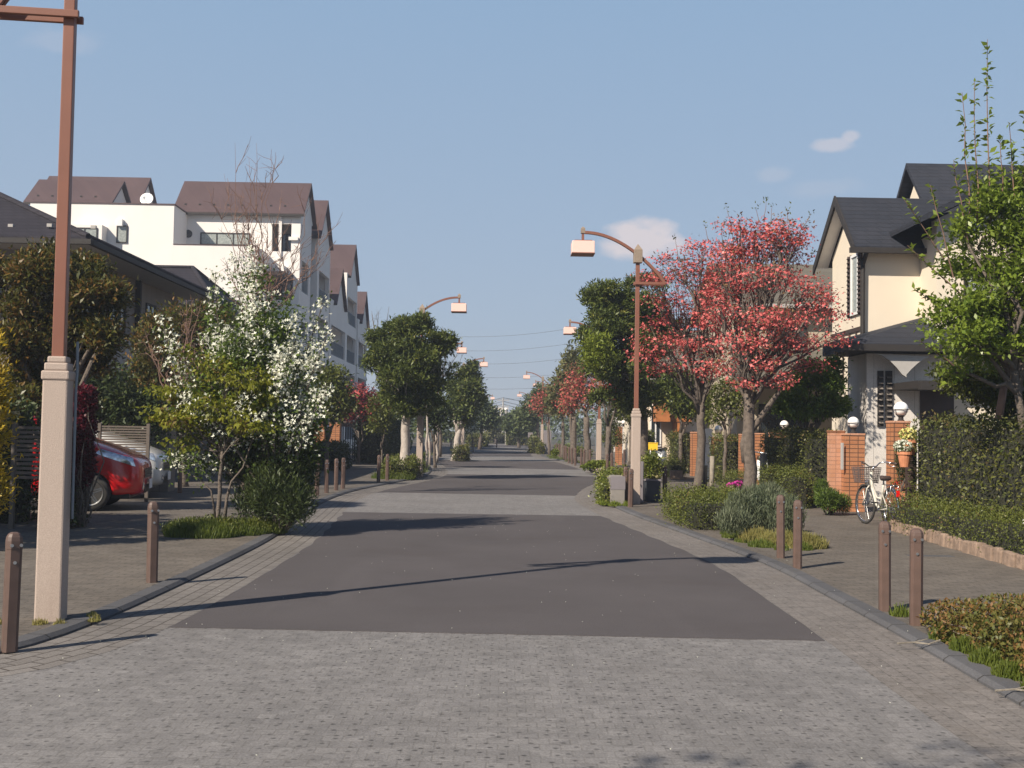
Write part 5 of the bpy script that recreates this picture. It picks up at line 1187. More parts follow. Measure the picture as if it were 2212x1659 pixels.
# roadside planting on the right
hedge('low_hedge', 'boxy brown green hedge by the kerb left of the lavender', 'hedge', None, (2.86, 4.15, 17.0, 19.9, .08, .55), 9000, .034, L['boxhedge'])
bush('lavender_bush', 'grey green lavender bush behind the pair of bollards on the right', 'bush', None, vblobs([(1630, 1105, 70, 52, 0), (1585, 1130, 40, 30, -.6), (1690, 1120, 50, 50, -.2), (1660, 1075, 35, 28, .6)], 16.0), 15000, .085, L['lavender'], aspect=.12, up=1.6, rim=.35)
p = g(1640, 1165)
grass('yellow green dry grass at the foot of the lavender bush', [(3.75, 14.9, .32), (4.0, 14.7, .3), (3.5, 15.3, .25)], 6500, .20, [L['drygrass']])
grass('green weeds along the kerb below the boxy hedge', [(3.35, 16.4, .13), (3.3, 15.9, .16), (3.4, 15.3, .2), (3.45, 14.7, .2), (3.3, 9.2, .09), (3.9, 14.35, .12), (3.6, 14.3, .1)], 3400, .10, L['grass'])
AZ = [(3.46, 8.35, .30, .34, .22, .17), (3.30, 7.95, .20, .25, .2, .15), (3.62, 7.75, .33, .4, .26, .22), (3.9, 8.45, .4, .4, .24, .19), (3.40, 7.4, .24, .33, .24, .18), (3.75, 7.0, .34, .45, .3, .24), (3.36, 6.7, .22, .4, .24, .2), (3.5, 6.0, .3, .4, .26, .22), (4.3, 7.7, .42, .5, .3, .27), (4.8, 8.3, .45, .5, .3, .22)]
AZ = [(a, b_, (d * .62 + .08), r1_, r2_, d * .85) for a, b_, r1_, r2_, z_, d in AZ]
bush('azalea_bush', 'rusty tipped azalea bush at the bottom right corner', 'bush', None, AZ, 30000, .032, L['azalea'], up=.6, rim=.7)
grass('green weeds in front of the bottom right azalea', [(3.2, 7.7, .09), (3.18, 7.3, .10), (3.16, 6.9, .11), (3.16, 6.5, .11), (3.15, 6.1, .12), (3.2, 8.1, .08)], 5200, .11, L['grass'])
# dogwood tree pits, stakes
def stake(x, y, h, label, w=.09, m='stake'):
    b = MB(); b.tube([(x, y, .02), (x, y, h * .5), (x + .01, y, h)], [w, w * .96, w * .93], 10); return tag(b.build('tree_stake', MA[m], None, True), label, 'tree stake')
q = g(1532, 1080); stake(q.x + .05, q.y, .08 + .98, 'pale timber stake right of the left dogwood trunk', .055)
q = g(1520, 1080); stake(q.x, q.y, .85, 'black wrapped post beside the left dogwood trunk', .075, 'reedmat')
q = g(1648, 1075); stake(q.x, q.y, 1.12, 'thick grey timber stake right of the right dogwood trunk', .09)
# concrete planter and box near the right lamp
q0, q1 = g(1323, 1093), g(1352, 1093); py = q0.y + .2
r = empty('planter', (q0.x + .3, py + .5, .08), 0, 'weathered concrete street planter left of the right hand lamp', 'planter')
b = MB(); b.bx(q0.x - .02, q0.x + .27, py, py + .9, .08, .08 + .58); b.build('box', MA['concrete'], r, world=True, bevel=.012)
b = MB(); b.bx(q0.x - .025, q0.x + .275, py - .006, py - .001, .40, .665); b.build('face_panel', MA['greypanel'], r, world=True)
hedge('clipped_hedge', 'yellow green variegated hedge behind the concrete planter', 'hedge', None, (q0.x - .1, q0.x + .5, py + .95, py + 2.0, .08, .70), 1800, .055, L['varieg'])
hedge('clipped_hedge', 'yellow green variegated strip left of the concrete planter', 'hedge', None, (q0.x - .17, q0.x - .03, py + .05, py + .9, .08, .58), 800, .05, L['varieg'])
bx0_, bx1_ = g(1418, 1085).x * 0 + pxX(1391, 24), pxX(1430, 24)
r = empty('planter', ((bx0_ + bx1_) / 2, 24.3, .08), 0, 'dark slate planter box right of the right hand lamp', 'planter')
b = MB(); b.bx(bx0_ + .05, bx1_, 24, 24.6, .08, .52); b.build('box', MA['slatebox'], r, world=True, bevel=.01); b = MB(); b.bx(bx0_ + .03, bx1_ + .02, 23.98, 24.62, .522, .56); b.build('rim', MA['greypanel'], r, world=True)
b = MB(); b.bx(bx0_ + .12, bx1_ - .07, 24.07, 24.53, .54, .575); b.build('soil', MA['planthole'], r, world=True)
hedge('clipped_hedge', 'variegated yellow green shrub growing in the dark planter box', 'hedge', None, (bx0_ + .1, bx1_ - .05, 24.05, 24.55, .56, 1.02), 1500, .06, L['varieg'])
b = MB(); b.bx(pxX(1375, 23.6) - .02, pxX(1392.5, 23.6), 23.55, 23.7, .08, at(1385, 997, 23.6).z); tag(b.build('utility_cabinet', MA['greypanel'], bevel=.008), 'thin light grey panel against the right hand lamp pedestal', 'panel')
grass('yellow green weeds around the concrete planter', [(q0.x + .05, py - .2, .13), (q0.x - .12, py + .1, .12), (q0.x - .16, py + .5, .12), (q0.x + .3, py - .15, .1)], 1500, .11, L['lime'])
# magenta azaleas, flower pots
bush('azalea_bush', 'low magenta flowering azalea by the right dogwood trunk', 'bush', None, vblobs([(1600, 1046, 16, 8, 0), (1582, 1048, 12, 6, 0)], 26.5), 500, .04, L['fresh'], base=(at(1595, 1050, 26.5).x, 26.5, .08), flower=(L['magenta'], 520, .06))
q = g(1815, 1100)
r = empty('flower_pot', (q.x, q.y + .1, .08), 0, 'terracotta pot of pale pink flowers against the salmon wall', 'flower pot')
b = MB(); b.lathe((0, 0, 0), [(.10, 0), (.15, .26), (.17, .27), (.17, .31), (.13, .31), (.12, .25)], 18); b.build('pot', MA['terra'], r)
Pq = np.array([[0, 0, .45]]) + rnd(500) * np.array([[.24, .2, .17]]); leaf_obj('flowers', [leaves_at(Pq * .95, .05, None, .3), (Pq, rnd(500) + np.array([[0, -.3, .5]]), rnd(500), np.full(500, .05), np.full(500, .04), 'flower', 1)], r, [L['fresh'], L['palepink']], world=False)
bush('rosemary_bush', 'bushy dark green shrub at the foot of the salmon wall', 'bush', None, vblobs([(1790, 1080, 28, 24, 0), (1815, 1088, 24, 20, .2), (1775, 1062, 16, 26, .2)], 20.6), 5200, .07, L['shrub'], aspect=.2, up=.7, rim=.4)
# post with hanging pots
q = g(1972, 1130); yy = 18.9; X_ = pxX(1971, yy)
r = empty('timber_post', (X_, yy, .08), 0, 'dark timber post with hanging flower pots behind the bicycle', 'post')
b = MB(); b.box((0, 0, .62), (.15, .15, 1.26)); b.build('post', MA['shutter'], r, bevel=.008)
def hangpot(px, py, Y, label, m, hw=.115):
    c = at(px, py, Y); r = empty('flower_pot', (c.x, Y, c.z - .12), 0, label, 'flower pot', 'terracotta pots hanging behind the bicycle')
    b = MB(); b.lathe((0, 0, 0), [(hw * .62, 0), (hw * .95, .20), (hw * 1.1, .205), (hw * 1.1, .25), (hw * .85, .25)], 16); b.build('pot', MA['terra'], r)
    P = np.array([[-.03, 0, .34]]) + rnd(240) * np.array([[.145, .11, .10]]); leaf_obj('flowers', [leaves_at(P * .96, .045, None, .3), (P[:170], rnd(170) + np.array([[0, -.5, .4]]), rnd(170), np.full(170, .055), np.full(170, .045), 'flower', 1)], r, [L['fresh'], m], world=False)
hangpot(1966, 967, 18.5, 'upper right hanging terracotta pot with yellow and white pansies', L['yellowf'])
hangpot(1954, 993, 18.3, 'lower left hanging terracotta pot with white pansies', L['whitef'])
q = at(1950, 1070, 19.4)
r = empty('planter', (q.x, 19.4, .5), 0, 'orange planter box with small red flowers right behind the bicycle', 'planter'); b = MB(); b.box((0, 0, 0), (.52, .22, .22), taper=(1.1, 1.15)); b.build('box', MA['terra'], r, bevel=.01)
P = np.array([[0, 0, .20]]) + rnd(200) * np.array([[.22, .1, .1]]); leaf_obj('flowers', [leaves_at(P, .045, None, .3), (P[:90], rnd(90), rnd(90), np.full(90, .05), np.full(90, .04), 'flower', 1)], r, [L['shrub'], L['redf']], world=False)
b = MB(); b.bx(q.x - .3, q.x + .3, 19.3, 19.55, .08, .38); tag(b.build('stand', MA['tilebrick'], bevel=.01), 'low tiled plinth under the orange planter behind the bicycle', 'plinth')
bush('conifer_bush', 'small dark conifer left of the timber post', 'bush', None, vblobs([(1948, 1000, 13, 42, 0)], 19.3), 1500, .05, L['evdark'], aspect=.25, up=1.0, base=(at(1948, 1000, 19.3).x, 19.3, .08))
# white ornament with yellow flowers at the right edge
q = g(2209, 1192)
r = empty('garden_ornament', (q.x + .05, q.y, .08), 0, 'white stone ornament with yellow flowers at the right edge', 'ornament'); b = MB(); b.lathe((0, 0, 0), [(.10, 0), (.11, .05), (.06, .09), (.05, .24), (.085, .28), (.09, .30), (.06, .36), (.04, .42)], 14); b.build('statue', MA['gwhite'], r, True)
P = np.array([[.03, -.08, .24]]) + rnd(80) * .06; leaf_obj('flowers', [(P, rnd(80), rnd(80), np.full(80, .045), np.full(80, .04), 'flower', 0)], r, [L['gold']], world=False)
# white scooters in the gateways
def scooter(label, loc, rz):
    r = empty('motor_scooter', loc, rz, label, 'scooter', 'white scooters behind the gate pillars')
    for x in (-.6, .6):
        b = MB(); b.rings([[(x + rr * math.cos(a), yy, .22 + rr * math.sin(a)) for a in [2 * math.pi * i / 20 for i in range(20)]] for rr, yy in ((.12, -.05), (.2, -.05), (.22, 0), (.2, .05), (.12, .05))]); b.build('wheel', MA['rubber'], r, True)
    b = MB(); b.rings([[(x, y * w, z0) for y in (-1, 1)] + [(x, y * w * .8, z1) for y in (1, -1)] for x, w, z0, z1 in ((-.78, .10, .45, .70), (-.6, .16, .34, .80), (-.2, .17, .28, .78), (-.05, .15, .22, .38), (.3, .15, .20, .32), (.42, .19, .22, .72), (.52, .14, .5, .98), (.56, .06, .8, 1.0))]); b.build('body', MA['gwhite'], r, True, bevel=.03)
    b = MB(); b.box((-.42, 0, .84), (.62, .27, .10)); b.build('seat', MA['black'], r, bevel=.03)
    b = MB(); b.tube([(.62, 0, .22), (.50, 0, .95)], .025, 8); b.tube([(.46, -.33, 1.02), (.52, 0, .98), (.46, .33, 1.02)], .015, 8); b.build('handlebar', MA['steel'], r, True)
    b = MB(); b.lathe((.58, 0, .90), [(.01, -.06), (.07, -.04), (.08, .0), (.05, .05)], 12); b.build('headlight', MA['lens'], r, True)
    b = MB(); b.rings([[(.62 + .27 * math.cos(a), y, .22 + .27 * math.sin(a)) for y in (-.08, .08)] + [(.62 + .25 * math.cos(a), y, .22 + .25 * math.sin(a)) for y in (.08, -.08)] for a in [R(20 + 14 * k) for k in range(10)]]); b.build('mudguard', MA['gwhite'], r, True)
    return r
scooter('white scooter parked beyond the right hand lamp beside a brown trunk', (pxX(1425, 44), 44.3, .08), R(-120))
scooter('white scooter glimpsed in the narrow gateway right of the dogwood trunks', (pxX(1661, 29.6), 30.0, .08), R(-95))
# metal cover plates in the pavement
b = MB(); q = g(1997, 1142 + 0); q = g(2790 / 1.38879, 1668 / 1.38879); b.bx(q.x - .28, q.x + .28, q.y - .07, q.y + .07, .079, .086); tag(b.build('drain_cover', MA['kerb']), 'flat pale cover plate set in the right pavement near the low hedge', 'drain cover')
# twigs on the road at right
for (px, py, lab) in ((1975, 1415, 'short bent dry stem lying on the kerb below the azalea bush'), (2195, 1488 + 35, 'small dry twig near the lower right edge')):
    q = g(px, py, .02); b = MB(); b.tube([(q.x - .12, q.y, .10), (q.x, q.y + .02, .105), (q.x + .1, q.y - .01, .10), (q.x + .2, q.y + .04, .12)], .006, 5); b.tube([(q.x, q.y + .02, .105), (q.x + .12, q.y + .07, .12)], .004, 5); tag(b.build('twig', MA['stake']), lab, 'twig')

# ------------------------------------------------------------------ left property line
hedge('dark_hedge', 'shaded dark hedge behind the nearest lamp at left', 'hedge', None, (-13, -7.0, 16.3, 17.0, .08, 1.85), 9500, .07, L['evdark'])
def slatfence(x0, x1, y, z0, z1, label, n=12):
    r = empty('slatted_fence', ((x0 + x1) / 2, y, .08), 0, label, 'fence'); 
    b = MB(); h = (z1 - z0) / n
    for k in range(n): b.bx(x0, x1, y - .015, y + .015, z0 + h * k, z0 + h * k + h * .62)
    b.build('slats', MA['slatfence'], r, world=True); 
    for x in (x0 - .03, x1 + .03): b = MB(); b.bx(x - .03, x + .03, y - .03, y + .03, .08, z1 + .03); b.build('post', MA['slatfence'], r, world=True)
a, c = at(37, 917, 15.6), at(112, 1035, 15.6); slatfence(a.x, c.x, 15.6, c.z, a.z, 'beige slatted gate panel at the far left beside the lamp pedestal')
a, c = at(215, 917, 21.4), at(312, 985, 21.4); slatfence(a.x, c.x, 21.5, c.z - .5, a.z, 'beige slatted fence between the red and the white car', 22)
r = empty('garden_wall', (-9.2, 25.2, .08), 0, 'brownish tiled garden wall behind the white car', 'wall'); b = MB(); b.bx(-13.5, -7.4, 25.0, 25.25, .08, 1.55); b.bx(at(283, 880, 24.8).x, at(283, 880, 24.8).x + .9, 24.7, 25.0, .08, 1.95); b.build('masonry', MA['wallshade'], r, world=True)
b = MB(); b.bx(-13.55, -7.35, 24.96, 25.29, 1.553, 1.6); b.build('coping', MA['soffit'], r, world=True)
for (px, py, lab, rr) in ((690, 902, 'shaded globe lamp partly behind the white flowering shrub', .13), (723, 905, 'sunlit globe lamp on the brown left pillar above the silver car', .12)):
    q = at(px, py + 8, 42); pillar(q.x - .2, q.x + .2, 42, 42.4, q.z - .12, 'brown tiled left pillar under the ' + ('shaded' if px == 690 else 'sunlit') + ' globe lamp', 'tilebrick', 'gate pillar'); globe_lamp(q.x, 42.2, q.z + .0, lab, rr, False)
q = at(768, 868, 50); r = empty('post_lamp', (q.x, 50, .08), 0, 'small round lamp on a thin post below the red left shrub', 'post lamp'); b = MB(); b.tube([(0, 0, 0), (0, 0, q.z - .16)], .03, 8); b.build('post', MA['dark'], r); b = MB(); b.sphere((0, 0, q.z - .08), .12, 14); b.build('globe', MA['globe'], r, True)
a, c = at(742, 910, 52), at(762, 950, 52); r = empty('garden_gate', (a.x, 52, .08), 0, 'tall barred gate with pale lintel right of the sunlit left globe lamp', 'gate')
b = MB(); b.bx(a.x - .1, c.x + .1, 51.95, 52.1, a.z - .25, a.z); b.build('lintel', MA['stoneedge'], r, world=True)
b = MB()
for k in range(5): x = a.x + (c.x - a.x) * k / 4; b.bx(x - .015, x + .015, 52, 52.03, .08, a.z - .26)
b.build('bars', MA['dark'], r, world=True)

# bag at the foot of the white shrub
q = g(603, 1143); r = MB(); n1, n2 = 14, 9; vs = []
for j in range(n2):
    for i in range(n1):
        a = 2 * math.pi * i / n1; t = j / (n2 - 1); rr = .13 * math.sin(math.pi * (.08 + .84 * t)) * (1 + .3 * rng.normal() * .5); vs.append((q.x + rr * 1.3 * math.cos(a), q.y + rr * math.sin(a), .08 + .15 * t + .012 * rng.normal()))
r.rings([vs[j * n1:(j + 1) * n1] for j in range(n2)]); o = r.build('plastic_bag', MA['bag'], None); tag(o, 'crumpled white plastic bag on the ground at the foot of the dark shrub', 'plastic bag')
# ------------------------------------------------------------------ trees
def base_at(px, Y, z=.08): return (at(px, 1000, Y).x, Y, z)
# left: reddish evergreen
tree('evergreen_tree', 'big evergreen with reddish new leaves at left behind the nearest lamp', 'tree', None, base_at(105, 18.5),
     vblobs([(110, 640, 105, 100, 0, 1.2), (60, 590, 60, 60, .3), (150, 580, 70, 60, 0), (200, 660, 65, 70, -.2), (40, 720, 90, 100, 0), (170, 760, 85, 90, 0), (220, 730, 40, 50, -.3), (0, 640, 60, 80, 0), (100, 850, 110, 60, 0)], 18.5),
     1500, 26, .09, .10, L['redtip'], split=6, trunk_h=.9, trunk_r=.11, twigs=60, aspect=.36, up=.5)
tree('evergreen_tree', 'brown tinged evergreen at left behind the white flowering shrub', 'tree', None, base_at(400, 27),
     vblobs([(400, 720, 75, 60, 0), (340, 760, 50, 80, 0), (450, 690, 35, 30, 0), (330, 840, 55, 70, 0), (420, 820, 60, 60)], 27), 700, 22, .16, .12, L['redtip'], trunk_h=1, trunk_r=.1, twigs=60, aspect=.4, up=.6)
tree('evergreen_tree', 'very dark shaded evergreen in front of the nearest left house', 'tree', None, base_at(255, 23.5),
     vblobs([(240, 860, 60, 60, 0), (290, 900, 50, 50, 0), (190, 900, 40, 40, 0), (150, 830, 60, 70, 0), (330, 900, 30, 60, 0)], 23.5), 420, 22, .15, .11, L['evdark'], trunk_h=.7, trunk_r=.08, twigs=30)
tree('golden_conifer', 'bright golden yellow conifer cut by the left edge', 'tree', None, base_at(-25, 13),
     vblobs([(-38, 760, 35, 50, 0), (-36, 830, 42, 50, 0), (-34, 900, 45, 60, 0), (-38, 960, 48, 60, 0), (-40, 1050, 50, 70, 0)], 13), 320, 26, .07, .07, L['gold'], trunk_h=.6, trunk_r=.06, twigs=20, aspect=.3, up=.7)
bush('maroon_bush', 'deep maroon leaved bush in front of the red car', 'bush', None, vblobs([(178, 870, 30, 34, 0), (172, 930, 34, 60, 0), (172, 1000, 32, 60, 0), (184, 850, 22, 18, 0)], 16.0), 7000, .06, L['maroon'], base=(at(180, 1000, 16).x, 16.0, .08), flower=(L['maroon'], 400, .07))
hedge('dark_hedge', 'dark base hedge under the maroon bush beside the red car', 'hedge', None, (at(110, 1000, 15.9).x, at(176, 1000, 16.2).x, 15.7, 16.2, .08, .75), 1500, .06, L['evdark'])
# bare tree
def bare_tree(label, px, Y, py_top, spread, fork_py, r0=.06, n=9, seed=3, bark='barkred', px_base=None, grp=None, depth=3):
    base = base_at(px_base or px, Y); root = empty('bare_tree', base, 0, label, 'tree', grp); tb = MB(); tw = MB()
    fork = at(px, fork_py, Y); tb.tube(limb(Vector(base) - Vector((0, 0, .05)), fork, 6, .012), [r0, r0 * .95, r0 * .9, r0 * .85, r0 * .8, r0 * .75, r0 * .7], 8)
    top = at(px, py_top, Y).z
    for i in range(n):
        a = rng.uniform(0, 2 * math.pi); s = spread * (.25 + .75 * ((i + .5) / n)); z = top - (top - fork.z) * (.05 + .6 * (i / n) ** 1.3) + rng.normal() * .1
        tip = Vector((fork.x + math.cos(a) * s, fork.y + math.sin(a) * s, z)); st = fork - Vector((0, 0, rng.uniform(0, .5))); pts = limb(st, tip, 8, .035, -.06)
        tb.tube(pts, [r0 * .5 * (1 - .88 * k / 8) for k in range(9)], 6)
        for j in range(7):
            k = int(rng.integers(2, 8)); d = Vector(rng.normal(size=3)) * .5 + Vector((0, 0, .8)) + (tip - fork).normalized() * .6; l_ = spread * rng.uniform(.2, .45); p2 = limb(pts[k], pts[k] + d.normalized() * l_, 4, .05)
            tw.tube(p2, [.009, .007, .006, .005, .003], 4, False)
            for m in range(3):
                d = Vector(rng.normal(size=3)) * .6 + Vector((0, 0, .6)); q = p2[int(rng.integers(1, 4))]; tw.tube(limb(q, q + d.normalized() * l_ * .45, 2, .05), [.005, .004, .003], 3, False)
    tb.build('trunk', MA[bark], root, True, True, fix=False); tw.build('twigs', MA[bark], root, True, True, fix=False); return root
bare_tree('slender leafless tree rising in front of the white apartment building', 553, 24, 310, 1.75, 690, .036, 18, px_base=556)
bare_tree('low leafless reddish shrub tree between the left house and the white blossom', 390, 24.5, 640, 1.0, 860, .05, 8)
bare_tree('distant grey leafless tree behind the round left evergreen', 830, 60, 660, 2.3, 830, .12, 14, bark='bark')
bare_tree('faint leafless tree right of the round left evergreen', 950, 62, 700, 1.6, 830, .1, 9, bark='bark')

# white flowering shrub: leafy mass and flower laden ascending branches
Yw = 15.8; wb = base_at(585, Yw); root = empty('flowering_shrub', wb, 0, 'large white blossoming shrub at the left side of the road', 'shrub')
br = [((585, 1120), (372, 900), (352, 690), -.3), ((585, 1120), (420, 880), (378, 740), .2), ((580, 1120), (470, 850), (465, 600), 0), ((590, 1100), (540, 800), (505, 560), .3), ((590, 1100), (560, 780), (545, 545), 0), ((600, 1090), (600, 800), (590, 640), .4),
      ((600, 1100), (620, 850), (700, 655), 0), ((600, 1100), (640, 880), (708, 720), -.3), ((610, 1100), (650, 930), (706, 840), -.4), ((600, 1090), (560, 850), (500, 720), -.3), ((600, 1090), (600, 860), (640, 730), -.2),
      ((590, 1100), (480, 900), (400, 860), -.5), ((590, 1100), (520, 820), (440, 730), .3), ((600, 1100), (580, 900), (610, 780), -.5), ((590, 1100), (440, 960), (380, 1000), -.2), ((600, 1090), (570, 760), (560, 660), .1)]
tb = MB(); FP = []; LP = []
for (p0, p1, p2, dy) in br:
    a, b_, c = at(*p0, Yw), at(*p1, Yw + dy * .6), at(*p2, Yw + dy); pts = [((1 - t) ** 2) * a + 2 * t * (1 - t) * b_ + t * t * c for t in [k / 14 for k in range(15)]]
    tb.tube(pts, [.028 * (1 - .85 * k / 14) for k in range(15)], 6)
    for k in range(6, 15):
        n = 24; r_ = .145 * (1.15 - .55 * (k / 14)); o_ = rng.normal(size=(n, 3)) * r_ * np.array([.75, .75, .6]); base_p = np.array(pts[k])[None] + o_; FP.append(base_p)
        LP.append(np.array(pts[k])[None] + rng.normal(size=(16, 3)) * r_ * .9)
        for m in range(2): e = base_p[int(rng.integers(n))]; tb.tube([pts[k], Vector(e)], [.006, .003], 4, False)
tb.build('branches', MA['bark'], root, True, True, fix=False)
bl = vblobs([(560, 760, 90, 70, .1), (500, 850, 110, 80, .2), (600, 880, 90, 90, .1), (640, 960, 60, 70, .1), (430, 880, 60, 60, .1), (560, 960, 90, 90, .3), (470, 680, 25, 40), (545, 620, 30, 60), (590, 700, 70, 45), (640, 790, 50, 40), (430, 990, 55, 45, -.1), (520, 760, 60, 50, -.2)], Yw)
P, D, _ = clusters(bl, 640, .45); pc = np.repeat(P, 26, 0) + rng.normal(size=(640 * 26, 3)) * .10; lp = np.concatenate(LP)
leaf_obj('foliage', [leaves_at(pc, .062, np.repeat(D, 26, 0), .3, aspect=.5), leaves_at(lp, .055, None, .5, aspect=.5)], root, [L['shrub']])
fp = np.concatenate(FP); P2, D2, _ = clusters([(b[0], b[1] - .22) + b[2:] for b in bl[:1] + bl[2:3] + bl[7:10]], 190, .85); P2 = np.repeat(P2, 9, 0) + rng.normal(size=(190 * 9, 3)) * .055; fp = np.concatenate([fp, P2]); n = len(fp)
nn = rnd(n) * .8 + np.array([[-.35, -.6, .4]]); leaf_obj('blossom', [(fp, nn, rnd(n),   .060 * rng.uniform(.7, 1.3, n), .048 * rng.uniform(.7, 1.2, n), 'flower', 0)], root, [L['whitef']])
bush('rosemary_bush', 'dense dark green shrub at the foot of the white blossoming shrub, next to the road', 'bush', None, vblobs([(600, 1060, 70, 75, 0), (640, 1090, 45, 50, -.2), (560, 1090, 60, 50, .2), (660, 1020, 30, 60, .2), (650, 950, 40, 50, .3), (540, 1010, 60, 60, .4)], 15.6), 19000, .075, L['evdark'], aspect=.2, up=1.0, rim=.4, base=(at(610, 1000, 15.6).x, 15.6, .08))
# young maple in front
mb_ = g(470, 1150); Ym = mb_.y
def pad(px, py, rx, ry, dy=0): return (px, py, rx, ry, dy)
tree('maple_tree', 'young maple with drooping olive green leaves in front of the white shrub', 'tree', None, (mb_.x, Ym, .08),
     vblobs([pad(470, 790, 85, 22), pad(425, 765, 50, 18, .2), pad(520, 820, 90, 24, -.2), pad(400, 850, 70, 20, .1), pad(560, 868, 70, 22), pad(470, 880, 80, 24, -.3), pad(390, 905, 60, 20, -.1), pad(345, 890, 34, 14), pad(455, 940, 70, 22, .3), pad(530, 925, 55, 18, -.3), pad(385, 965, 40, 18), pad(480, 840, 60, 30, .4)], Ym),
     190, 24, .072, .066, L['maple'], limbr=.3, fork=at(480, 975, Ym), trunk_r=.030, twigs=160, aspect=.6, up=-.5, rim=.3, flat=.55)
q = base_at(484, Ym); b = MB(); b.tube([(q[0] + .02, Ym, .06), at(490, 1075, Ym), at(500, 1040, Ym), at(525, 1010, Ym), at(545, 950, Ym), at(550, 900, Ym)], [.026, .022, .016, .012, .009, .005], 8); b.tube([at(466, 1120, Ym), at(456, 1060, Ym), at(432, 1035, Ym), at(400, 1020, Ym)], [.018, .012, .008, .004], 6)
b.build('side_stem', MA['bark'], bpy.data.objects['maple_tree'], True, True, fix=False)
grass('tall green grass clump round the young maple on the left pavement', [(mb_.x, Ym, .45), (mb_.x - .35, Ym - .1, .35), (mb_.x + .4, Ym - .1, .38), (mb_.x + .05, Ym - .55, .38), (mb_.x - .3, Ym - .6, .25), (mb_.x + .7, Ym + .1, .25)], 15000, .20, L['grass'])
bush('weed_clump', 'mixed leafy weeds in the grass round the young maple', 'weeds', None, [(mb_.x, Ym - .1, .16, .55, .4, .17), (mb_.x - .35, Ym - .35, .14, .35, .3, .14), (mb_.x + .45, Ym - .1, .15, .35, .3, .15), (mb_.x + .1, Ym - .5, .12, .35, .2, .12)], 5200, .045, L['bush'], aspect=.35, up=.9, rim=.3, stem=False, base=(mb_.x, Ym, .08))
grass('thin weeds at the base of the nearest lamp', [(l1.x, l1.y - .2, .06), (l1.x + .15, l1.y - .22, .05), (l1.x + .35, l1.y - .05, .05), (l1.x - .3, l1.y - .22, .05), (l1.x + .27, l1.y + .12, .05)], 420, .05, L['drygrass'])
# left shrubs further on
tree('evergreen_tree', 'yellow green leafy tree right behind the white shrub on the left', 'tree', None, base_at(705, 38), vblobs([(710, 830, 35, 40, 0), (690, 880, 30, 40, 0), (735, 870, 30, 30)], 38), 260, 22, .17, .13, L['bush'], trunk_h=1, trunk_r=.08, twigs=30)
tree('red_shrub', 'dark red flowering shrub below the apartment building on the left', 'shrub', None, base_at(775, 46), vblobs([(775, 860, 36, 28, 0), (750, 885, 30, 26, 0), (805, 880, 22, 24, 0)], 46), 200, 12, .2, .13, L['maroon'], trunk_h=.8, trunk_r=.06, twigs=30, flower=(L['farpink'], 170, .15, 5, 0))
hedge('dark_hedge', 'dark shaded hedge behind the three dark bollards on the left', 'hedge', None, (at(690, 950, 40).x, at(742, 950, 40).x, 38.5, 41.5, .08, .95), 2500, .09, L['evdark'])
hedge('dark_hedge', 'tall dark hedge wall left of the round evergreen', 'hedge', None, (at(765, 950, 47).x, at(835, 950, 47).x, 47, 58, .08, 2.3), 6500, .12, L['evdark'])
tree('young_tree', 'small light green tree left of the round evergreen trunk', 'tree', None, base_at(825, 41), vblobs([(828, 880, 28, 30, 0), (822, 915, 24, 20, 0)], 41), 110, 18, .15, .11, L['bush'], trunk_h=.8, trunk_r=.04, twigs=40)
# the round evergreens
tree('evergreen_tree', 'round crowned dark evergreen with pale trunk in the left kerbside planter', 'tree', None, base_at(872, 33.6),
     vblobs([(885, 740, 72, 55, 0, 1.3), (840, 750, 45, 50, 0), (930, 760, 52, 55, 0), (890, 705, 45, 26, 0), (850, 820, 52, 50, 0), (905, 830, 60, 45, 0), (950, 810, 40, 50, 0), (965, 740, 22, 22), (890, 880, 40, 22, 0), (815, 790, 28, 34), (870, 780, 70, 60, -.5), (915, 715, 40, 28, .3), (855, 865, 36, 20, -.4), (890, 880, 40, 18, -.5), (930, 865, 34, 22, -.2), (880, 820, 60, 50, -.8)], 33.6),
     1700, 24, .085, .13, L['evergreen'], split=6, limbr=.25, fork=at(878, 880, 33.6), trunk_r=.15, bark='barkpale', twigs=90, aspect=.32, up=.4)
hedge('low_hedge', 'low kerbside hedge round the pale trunk of the left evergreen', 'hedge', None, (at(838, 1000, 34).x, XL_(35) - .72, 32.9, 36.6, .10, .60), 6000, .06, L['boxhedge'])
q = (at(838, 1000, 34).x, 33)
grass('green weeds below the kerbside hedge on the left', [(-3.3, 33.0, .35), (-2.9, 32.9, .3), (-3.6, 33.2, .3), (-2.75, 33.1, .2)], 1800, .25, L['grass'])
tree('evergreen_tree', 'second dark evergreen on the left, pale forked trunk', 'tree', None, base_at(982, 54), vblobs([(1000, 830, 34, 42, 0), (980, 870, 32, 36, 0), (1025, 860, 24, 40, 0), (1000, 895, 40, 30, 0), (1010, 800, 22, 18)], 54), 520, 20, .14, .2, L['evergreen'], split=4, trunk_h=1.5, trunk_r=.17, bark='barkpale', twigs=40, aspect=.35)
hedge('low_hedge', 'far low hedge under the second left evergreen', 'hedge', None, (at(983, 965, 54).x, at(1008, 965, 54).x, 53, 56, .10, .7), 1500, .09, L['hedge'])
tree('evergreen_tree', 'third evergreen on the left next to the second', 'tree', None, base_at(1035, 88), vblobs([(1048, 895, 20, 22, 0), (1035, 905, 18, 20, 0), (1060, 905, 12, 20, 0), (1045, 875, 10, 12)], 88), 260, 14, .25, .28, L['haze'], trunk_h=1.5, trunk_r=.14, twigs=10)
tree('young_tree', 'sparse tree between the round and the second left evergreens', 'tree', None, base_at(940, 44), vblobs([(935, 880, 36, 32, 0), (955, 900, 24, 24, 0), (915, 900, 20, 20)], 44), 240, 14, .2, .13, L['evdark'], trunk_h=1.0, trunk_r=.06, twigs=80)
